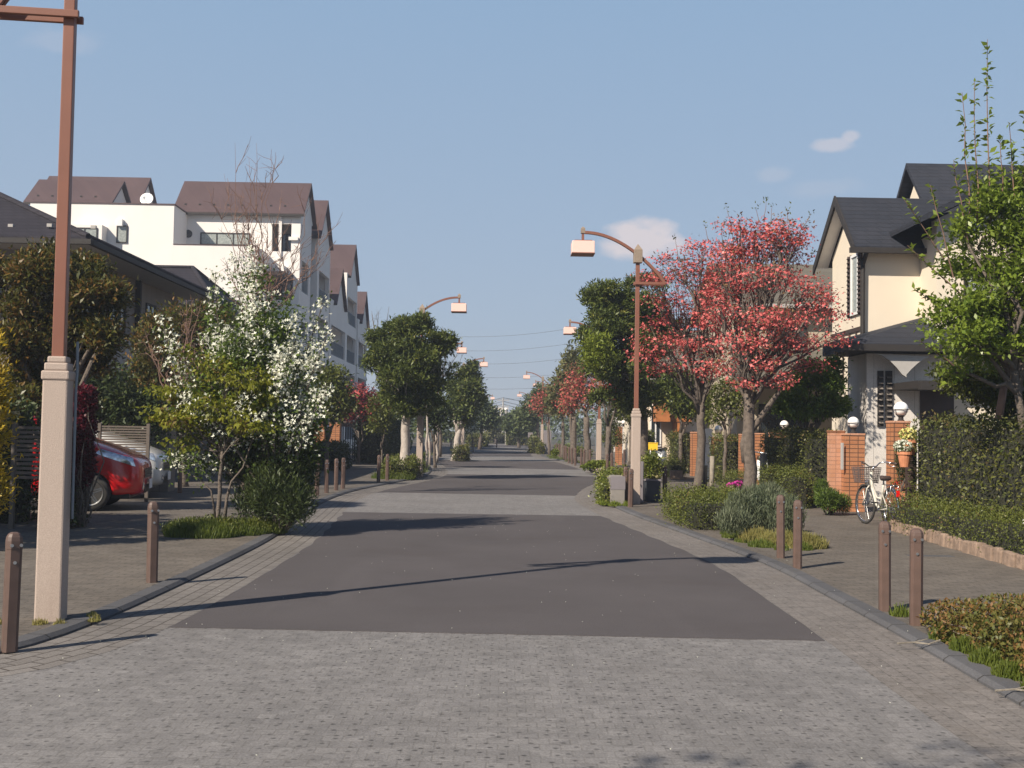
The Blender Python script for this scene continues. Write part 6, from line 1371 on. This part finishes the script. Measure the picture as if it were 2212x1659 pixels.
tree('flowering_tree', 'small far white blossoming tree at the left end of the street', 'tree', None, base_at(1022, 76), vblobs([(1020, 905, 9, 22, 0), (1015, 925, 10, 12)], 76), 40, 10, .2, .2, L['haze'], trunk_h=1.0, trunk_r=.05, twigs=10, flower=(L['whitef'], 60, .16, 3, 0))
for i, (px, Y, r_) in enumerate(((908, 40, .05), (922, 40.5, .045), (928, 47, .05), (943, 50, .06))):
    q = base_at(px, Y); b = MB(); b.tube(limb((q[0], Y, .0), (q[0] + rng.normal() * .1, Y, 2.5), 5, .02), [r_ * 1.2, r_, r_, r_ * .9, r_ * .8, r_ * .7], 7); tag(b.build('slim_tree', MA['barkpale'], None, True), ['thin pale trunk just left of the lamp behind the round evergreen', 'thin pale trunk touching the right side of that lamp pedestal behind the evergreen', 'slim trunk between the left lamp pedestals', 'thin trunk right of the left lamp pedestals'][i], 'tree trunk')
# right: big evergreen
tree('evergreen_tree', 'big rounded evergreen on the right behind the lamp, yellow flush on its left', 'tree', None, base_at(1392, 33),
     vblobs([(1330, 640, 62, 48, 0), (1370, 680, 70, 60, 0), (1300, 720, 58, 55, 0), (1290, 790, 50, 55, -.2), (1360, 760, 80, 60, 0), (1330, 850, 60, 40, 0), (1400, 830, 60, 55, 0), (1420, 720, 50, 60, .3), (1395, 620, 40, 30, .4), (1290, 660, 30, 30), (1370, 880, 45, 30), (1335, 700, 70, 45, -.4), (1345, 800, 60, 45, -.5)], 33),
     1700, 24, .09, .145, L['evergreen'], split=6, limbr=.3, fork=at(1385, 850, 33), trunk_r=.16, twigs=140, aspect=.32, up=.4,
     extra=None)
Pg, Dg, _ = clusters(vblobs([(1292, 752, 26, 30, -1.9, 1, .5), (1278, 775, 18, 20, -1.7, 1, .5)], 33), 90, .5); ro = bpy.data.objects['evergreen_tree']
ro = [o for o in bpy.data.objects if o.get('label', '').startswith('big rounded evergreen')][0]
leaf_obj('new_leaves', [leaves_at(np.repeat(Pg, 18, 0) + rng.normal(size=(1620, 3)) * .1, .13, None, .5, aspect=.32)], ro, [L['lime']])['label'] = 'yellow green new leaves'
# pink dogwoods
Ya = 24.0
dogA = vblobs([(1470, 560, 60, 14, 0), (1430, 600, 50, 16, 0), (1500, 590, 60, 24, .3), (1440, 650, 48, 18, -.3), (1510, 640, 50, 30, .3), (1420, 745, 52, 22, -.5), (1400, 770, 30, 18, -.3), (1480, 740, 56, 26, .1), (1450, 790, 50, 18, -.2), (1530, 770, 40, 30, .2), (1480, 690, 50, 22, .5), (1520, 535, 40, 16), (1550, 700, 40, 24, -.3), (1555, 610, 36, 22, .4), (1405, 700, 26, 14, -.4), (1540, 800, 40, 18, -.3), (1390, 600, 14, 10, 0), (1560, 750, 44, 22, -.2), (1530, 690, 40, 22, -.3), (1580, 540, 30, 16, 0)], Ya)
tree('dogwood_tree', 'left one of the two pink dogwoods, trunk beside the wrapped post', 'tree', 'pink dogwoods beside the right pavement', base_at(1508, Ya), dogA, 360, 5, .12, .06, L['rust'], fork=at(1516, 875, Ya), trunk_r=.10, twigs=300, limbw=.05,
     flower=(L['pink'], 560, .078, 8, 0), up=.4, limbr=.22)
Yb = 23.2
dogB = vblobs([(1600, 490, 50, 16, 0), (1690, 500, 60, 30, 0), (1640, 530, 70, 30, .2), (1720, 520, 34, 20, -.2), (1580, 560, 50, 26, 0), (1660, 600, 70, 26, -.2), (1740, 620, 50, 24, 0), (1600, 640, 55, 26, .4), (1700, 560, 40, 20, .3), (1640, 690, 60, 26, -.5), (1760, 660, 40, 20, .1), (1800, 690, 34, 16), (1790, 735, 40, 14, .2), (1700, 740, 60, 26, -.2), (1610, 740, 56, 24, -.5), (1650, 790, 40, 20, -.6), (1740, 790, 40, 14, .3), (1570, 790, 40, 20, .1), (1560, 690, 40, 20, .1), (1560, 610, 40, 16), (1545, 650, 40, 22, -.5), (1700, 690, 50, 20, -.8), (1600, 830, 30, 12, -.5), (1780, 640, 26, 12), (1690, 820, 34, 12, -.4)], Yb)
tree('dogwood_tree', 'right one of the two pink dogwoods, thick knotty trunk beside the grey stake', 'tree', 'pink dogwoods beside the right pavement', base_at(1620, Yb), dogB, 420, 6, .12, .07, L['rust'], fork=at(1618, 850, Yb), trunk_r=.135, twigs=460, limbw=.05,
     flower=(L['pink'], 880, .078, 8, 0), up=.4, limbr=.20)
ob = [o for o in bpy.data.objects if o.get('label', '').startswith('right one of the two pink dogwoods')][0]
b = MB(); b.tube([at(1622, 930, Yb), at(1636, 912, Yb), at(1655, 885, Yb - .1), at(1680, 850, Yb - .2), at(1690, 820, Yb - .2)], [.075, .07, .06, .05, .03], 8); b.tube([at(1608, 1000, Yb), at(1606, 960, Yb), at(1610, 920, Yb)], [.06, .075, .03], 8); b.build('side_limb', MA['bark'], ob, True, True, fix=False)
# upright leafy twigs on top of the dogwoods
b = MB(); tips = []
for (x0, y0, x1, y1, Y) in ((1580, 490, 1570, 450, Yb), (1650, 480, 1655, 435, Yb), (1665, 480, 1668, 445, Yb), (1700, 480, 1702, 452, Yb), (1735, 490, 1752, 462, Yb), (1530, 520, 1522, 485, Ya), (1465, 560, 1458, 515, Ya), (1730, 590, 1757, 545, Yb), (1640, 480, 1632, 448, Yb)):
    a, c = at(x0, y0, Y), at(x1, y1, Y); b.tube(limb(a, c, 3, .02), [.008, .006, .005, .003], 4, False); tips.append(c)
b.build('shoot', MA['barkred'], ob, True, True, fix=False)
tp = np.repeat(np.array(tips), 8, 0) + rng.normal(size=(len(tips) * 8, 3)) * .04; leaf_obj('shoot_leaves', [leaves_at(tp, .06, None, .7)], ob, [L['bush']])
# green tree at the cream house
tree('leafy_tree', 'bright green leafy tree in front of the cream house', 'tree', None, base_at(1752, 24.6), vblobs([(1760, 800, 50, 44, 0), (1720, 850, 46, 40, 0), (1780, 860, 54, 46, 0), (1740, 890, 55, 26, 0), (1800, 810, 28, 36), (1700, 880, 30, 26)], 24.6), 900, 18, .08, .09, L['fresh'], split=5, trunk_h=1.5, trunk_r=.06, twigs=90, aspect=.42, up=.1)
tree('leafy_tree', 'thin leafy young tree between the two dogwood trunks', 'tree', None, base_at(1565, 31), vblobs([(1570, 850, 40, 30, 0), (1590, 880, 30, 24, 0), (1550, 890, 26, 20)], 31), 190, 12, .14, .1, L['bush'], trunk_h=1.6, trunk_r=.05, twigs=80)
tree('evergreen_tree', 'dark evergreen behind the left dogwood trunk', 'tree', None, base_at(1470, 41), vblobs([(1470, 850, 40, 45, 0), (1500, 870, 35, 35, 0), (1440, 830, 30, 30)], 41), 380, 20, .18, .14, L['evergreen'], trunk_h=1.5, trunk_r=.08, twigs=50)
# right foreground pear like tree
Yp = 15.0
sh = [((2140, 500), (2133, 85), 60), ((2095, 470), (2078, 200), 34), ((2110, 480), (2105, 175), 44), ((2170, 470), (2160, 300), 26), ((2195, 460), (2180, 265), 34), ((2215, 440), (2212, 240), 34), ((2040, 560), (1952, 430), 26), ((2090, 520), (2060, 345), 26), ((2070, 680), (1975, 625), 30), ((2080, 640), (1960, 530), 26), ((2060, 600), (2010, 400), 30), ((2060, 790), (1985, 735), 22), ((2240, 420), (2250, 200), 40)]
shoots = [(tuple(at(*a, Yp)), tuple(at(*c, Yp - .2)), int(n * 1.5), .10) for a, c, n in sh]
tree('leafy_tree', 'tall fresh green tree with long upright shoots at the right edge', 'tree', None, (7.35, Yp, .08), vblobs([(2140, 480, 60, 60, 0), (2100, 560, 80, 60, .2), (2180, 560, 80, 90, 0), (2080, 640, 90, 55, -.2), (2160, 660, 100, 80, .2), (2240, 600, 90, 110, 0), (2110, 740, 90, 60, -.3), (2200, 770, 110, 70, .2), (2060, 700, 60, 40, .3), (2130, 400, 30, 40), (2260, 460, 60, 80), (2200, 440, 36, 60), (2170, 480, 50, 50), (2215, 380, 30, 50), (2080, 500, 34, 40), (2060, 800, 40, 30, .2)], Yp),
     1000, 16, .09, .080, L['pear'], split=6, fork=at(2190, 800, Yp), trunk_r=.06, twigs=260, aspect=.5, up=.25, shoots=shoots)
tree('evergreen_tree', 'bushy dark shrub below the tall fresh green tree, sawn limb showing', 'tree', None, (7.6, 16.2, .08), vblobs([(2110, 830, 60, 30, 0), (2170, 850, 70, 40, 0), (2060, 810, 40, 24, .2), (2220, 850, 60, 50, 0)], 16.2), 520, 20, .09, .065, L['bush'], trunk_h=1.7, trunk_r=.07, twigs=60)
b = MB(); b.tube([at(2158, 905, 15.6), at(2163, 870, 15.6), at(2170, 828, 15.6)], [.055, .055, .05], 9); tag(b.build('tree_stump', MA['barkred'], None, True), 'sawn off brown limb sticking up above the tall right hedge', 'tree stump')
# right row of far dogwoods and evergreens
def fard(label, px, Y, blobs, m, fl=None, n=150, tr=.09, bark='bark', tbase=None, th=1.6, size=.2, twigs=80, grp='row of trees along the far right pavement'):
    return tree('dogwood_tree' if fl else 'street_tree', label, 'tree', grp, base_at(tbase or px, Y), vblobs(blobs, Y), n, 7 if fl else 12, .2, size * (.6 if fl else 1), m, trunk_h=th, trunk_r=tr, twigs=twigs, bark=bark, flower=(fl, int(n * 1.4), .13, 4, 0) if fl else None, limbr=.25)
fard('pink dogwood right of the second right lamp pedestal, forked pale limbs', 1310, 43, [(1320, 850, 26, 14), (1335, 865, 16, 12), (1295, 835, 24, 20)], L['rust'], L['farpink'], 45, .13, th=1.7, tbase=1313, twigs=60)
fard('sparse red dogwood left of the second right lamp pedestal', 1265, 47, [(1262, 820, 28, 34), (1275, 860, 24, 24), (1245, 850, 20, 26)], L['rust'], L['farpink'], 140, .15, th=2.1, tbase=1269)
fard('rusty twigged tree with thick pale trunk, third from the second right lamp', 1242, 53, [(1240, 830, 22, 34), (1232, 870, 24, 26)], L['rust'], L['farpink'], 120, .14, th=2.2, tbase=1240)
fard('brown green tree in the middle of the far right row', 1215, 61, [(1215, 850, 30, 36), (1205, 880, 26, 22), (1228, 820, 16, 22)], L['hazeol'], None, 260, .10, th=2, size=.2)
fard('red blossoming dogwood round the far right lamp', 1175, 70, [(1175, 872, 28, 22), (1165, 880, 16, 14), (1190, 860, 20, 18), (1178, 850, 12, 10)], L['rust'], L['farpink'], 190, .09, th=2, tbase=1187)
fard('olive leafy tree rising above the middle of the right row', 1225, 57, [(1235, 800, 20, 34), (1222, 825, 20, 20), (1240, 770, 12, 20)], L['hazeol'], None, 210, .08, th=3.2, size=.2, tbase=1234)
fard('dark evergreen behind the far right lamp with twigs above the shade', 1165, 86, [(1168, 848, 14, 14), (1150, 870, 16, 14), (1152, 890, 22, 18), (1135, 905, 18, 16)], L['haze'], None, 300, .13, th=2.5, size=.28)
fard('dark rounded evergreen left of the far right lamp', 1120, 100, [(1125, 905, 22, 22), (1108, 915, 18, 20), (1140, 915, 20, 22), (1122, 925, 34, 14)], L['haze'], None, 420, .14, th=1.5, size=.3)
fard('hazy olive tree at the very end of the street', 1070, 128, [(1068, 925, 16, 12), (1078, 915, 10, 12), (1060, 932, 12, 10)], L['hazeol'], None, 140, .12, th=2, size=.35)
tree('leafy_tree', 'dense green tree right of the big evergreen trunk over the two globe lamps', 'tree', None, base_at(1362, 53), vblobs([(1350, 860, 34, 30), (1385, 870, 30, 26), (1365, 890, 34, 16)], 53), 330, 16, .2, .17, L['bush'], trunk_h=1.8, trunk_r=.09, twigs=30)
tree('conifer_bush', 'slim green conifer left of the far orange pillar', 'bush', None, base_at(1322, 47.5), vblobs([(1322, 900, 9, 26), (1322, 935, 12, 22), (1326, 952, 22, 10)], 47.5), 130, 16, .14, .12, L['bush'], trunk_h=.6, trunk_r=.05, twigs=10, aspect=.3)
bush('weed_clump', 'bright lime green weeds at the foot of the second right lamp', 'weeds', None, vblobs([(1285, 1004, 18, 7, 0), (1304, 1004, 16, 7, 0), (1268, 1010, 14, 4)], 41), 1300, .10, L['lime'], up=.9, base=(at(1280, 1010, 41.5).x, 41.8, .08))
bush('weed_clump', 'small lime green shrub in the far bollard row', 'weeds', None, vblobs([(1199, 978, 8, 6)], 61), 300, .13, L['lime'], base=(at(1199, 978, 61).x, 61, .08))
hedge('low_hedge', 'dark clipped hedge at the foot of the far right lamp', 'hedge', None, (at(1146, 960, 76).x, at(1161, 960, 76).x, 75, 79, .1, 1.1), 1200, .13, L['hedge'])
hedge('low_hedge', 'second small dark hedge at the far right kerb', 'hedge', None, (at(1163, 965, 73).x, at(1172, 965, 73).x, 72, 75, .1, .75), 700, .12, L['hedge'])
hedge('dark_hedge', 'long low hedge on the far right beyond the lamp', 'hedge', None, (at(1096, 950, 118).x, at(1150, 950, 118).x, 116, 122, .1, 1.1), 2200, .2, L['hedge'])
hedge('dark_hedge', 'long low hedge on the far left at the end of the street', 'hedge', None, (at(1015, 950, 106).x, at(1050, 950, 106).x, 100, 112, .1, 1.0), 2200, .2, L['hedge'])
hedge('end_hedge', 'pale green hedge closing the end of the street', 'hedge', None, (-7, 5, 130, 132, .1, 1.1), 2600, .22, L['hazeol'])
hedge('roadside_hedge', 'low green verge hedge under the far right dogwoods', 'hedge', None, (3.9, 5.3, 66, 84, .1, .45), 1800, .14, L['bush'])
for k, (px, Y, w, h, lab) in enumerate(((1183, 76, .26, 1.62, 'wide plain grey panel among the far right bollards'), (1146, 88, .19, 1.45, 'narrow plain grey panel left of the far right lamp'))):
    q = at(px, 940, Y); b = MB(); b.bx(q.x - w, q.x + w, Y, Y + .2, .08, h); tag(b.build('grey_panel', MA['greypanel'], bevel=.02), lab, 'panel')
# verge green and low cover along the kerbs further on
pts = [(fx(kr, y) + .35 + .2 * math.sin(y), y, .28) for y in np.arange(41, 66, .8)]; grass('green verge weeds along the right kerb far off', pts, 4200, .13, L['grass'])
pts = [(fx(kl, y) - .5 + .2 * math.sin(y * 2), y, .3) for y in np.arange(38, 66, .8)]; grass('green verge weeds along the left kerb far off', pts, 5200, .24, L['grass'])
# wooded backdrop far beyond the houses, both sides: reads as one mass
def woods(label, xs, Y0, Y1, n, h0, h1):
    P = []; 
    for i in range(n):
        x = rng.uniform(*xs); y = rng.uniform(Y0, Y1); h = rng.uniform(h0, h1); P.append((x, y, h * .55, 2.6, 2.6, h * .5))
    Q, D, _ = clusters(P, n * 60, .7); o = leaf_obj('far_trees', [leaves_at(np.repeat(Q, 5, 0) + rng.normal(size=(n * 300, 3)) * .5, .6, None, .2)], None, [L['haze']]); tag(o, label, 'trees', None, 'stuff')
woods('far mass of green trees beyond the right houses', (7, 60), 98, 128, 34, 4, 6.5)
woods('far mass of green trees beyond the left houses', (-60, -7), 98, 128, 34, 4, 6.5)
woods('low dark trees on the horizon beyond the end of the street', (-60, 60), 205, 230, 60, 4, 7)
# more private planting behind the property lines
tree('leafy_tree', 'dark garden tree behind the white car at left', 'tree', None, base_at(330, 29.5), vblobs([(320, 880, 50, 50), (370, 900, 40, 50), (280, 900, 40, 40)], 29.5), 360, 20, .2, .12, L['evdark'], trunk_h=1, trunk_r=.08, twigs=20)
hedge('dark_hedge', 'dark garden hedge far left beyond the slatted panel', 'hedge', None, (-14, -8.4, 18.6, 19.6, .08, 1.5), 4200, .09, L['evdark'])
# petals and specks on the road: small fallen blossoms
n = 170; P = np.stack([rng.uniform(-2.9, 3.4, n), rng.uniform(5, 20, n), np.full(n, .018)], 1); P[:, 2] = np.where((P[:, 0] > 2.9) | (P[:, 0] < -2.95), .1, .064)
D = rnd(n) * .2; D[:, 2] = 1; tag(leaf_obj('fallen_petals', [(P, D, rnd(n), np.full(n, .013), np.full(n, .010), 'flower', 0)], None, [L['whitef']]), 'scattered small white petals on the road', 'petals', None, 'stuff')

# trees just outside the frame that shade the left driveway and the near paving
tree('evergreen_tree', 'evergreen left of the frame whose shade falls on the driveway', 'tree', None, (-9.8, 12.6, .08), [(-9.8, 12.6, 3.3, 1.6, 1.6, 1.5), (-11.6, 12.6, 3.0, 1.4, 1.4, 1.5), (-8.9, 11.9, 2.8, 1.2, 1.2, 1.2)], 620, 24, .2, .17, L['evdark'], trunk_h=1.2, trunk_r=.12, twigs=20)
tree('leafy_tree', 'leafy tree behind the viewpoint shading the near paving', 'tree', None, (-5.0, -1.6, .08), [(-4.6, -1.3, 6.2, .9, .9, .35), (-3.9, -1.0, 6.6, .6, .6, .25)], 26, 14, .2, .14, L['bush'], trunk_h=4.5, trunk_r=.10, twigs=20)
# ------------------------------------------------------------------ a little air
hb_ = MB(); hb_.bx(-75, 75, -25, 360, -1.03, 22)
hz_o = hb_.build('haze', []); hm = bpy.data.materials.new('haze_volume'); hm.use_nodes = True; t_ = hm.node_tree; t_.nodes.clear()
ho = t_.nodes.new('ShaderNodeOutputMaterial'); hv = t_.nodes.new('ShaderNodeVolumePrincipled'); hv.inputs['Color'].default_value = (.80, .87, 1, 1); hv.inputs['Density'].default_value = .0013; hv.inputs['Anisotropy'].default_value = .3
t_.links.new(hv.outputs[0], ho.inputs['Volume']); hz_o.data.materials.append(hm); tag(hz_o, 'thin pale haze in the air along the street', 'haze', None, 'stuff')
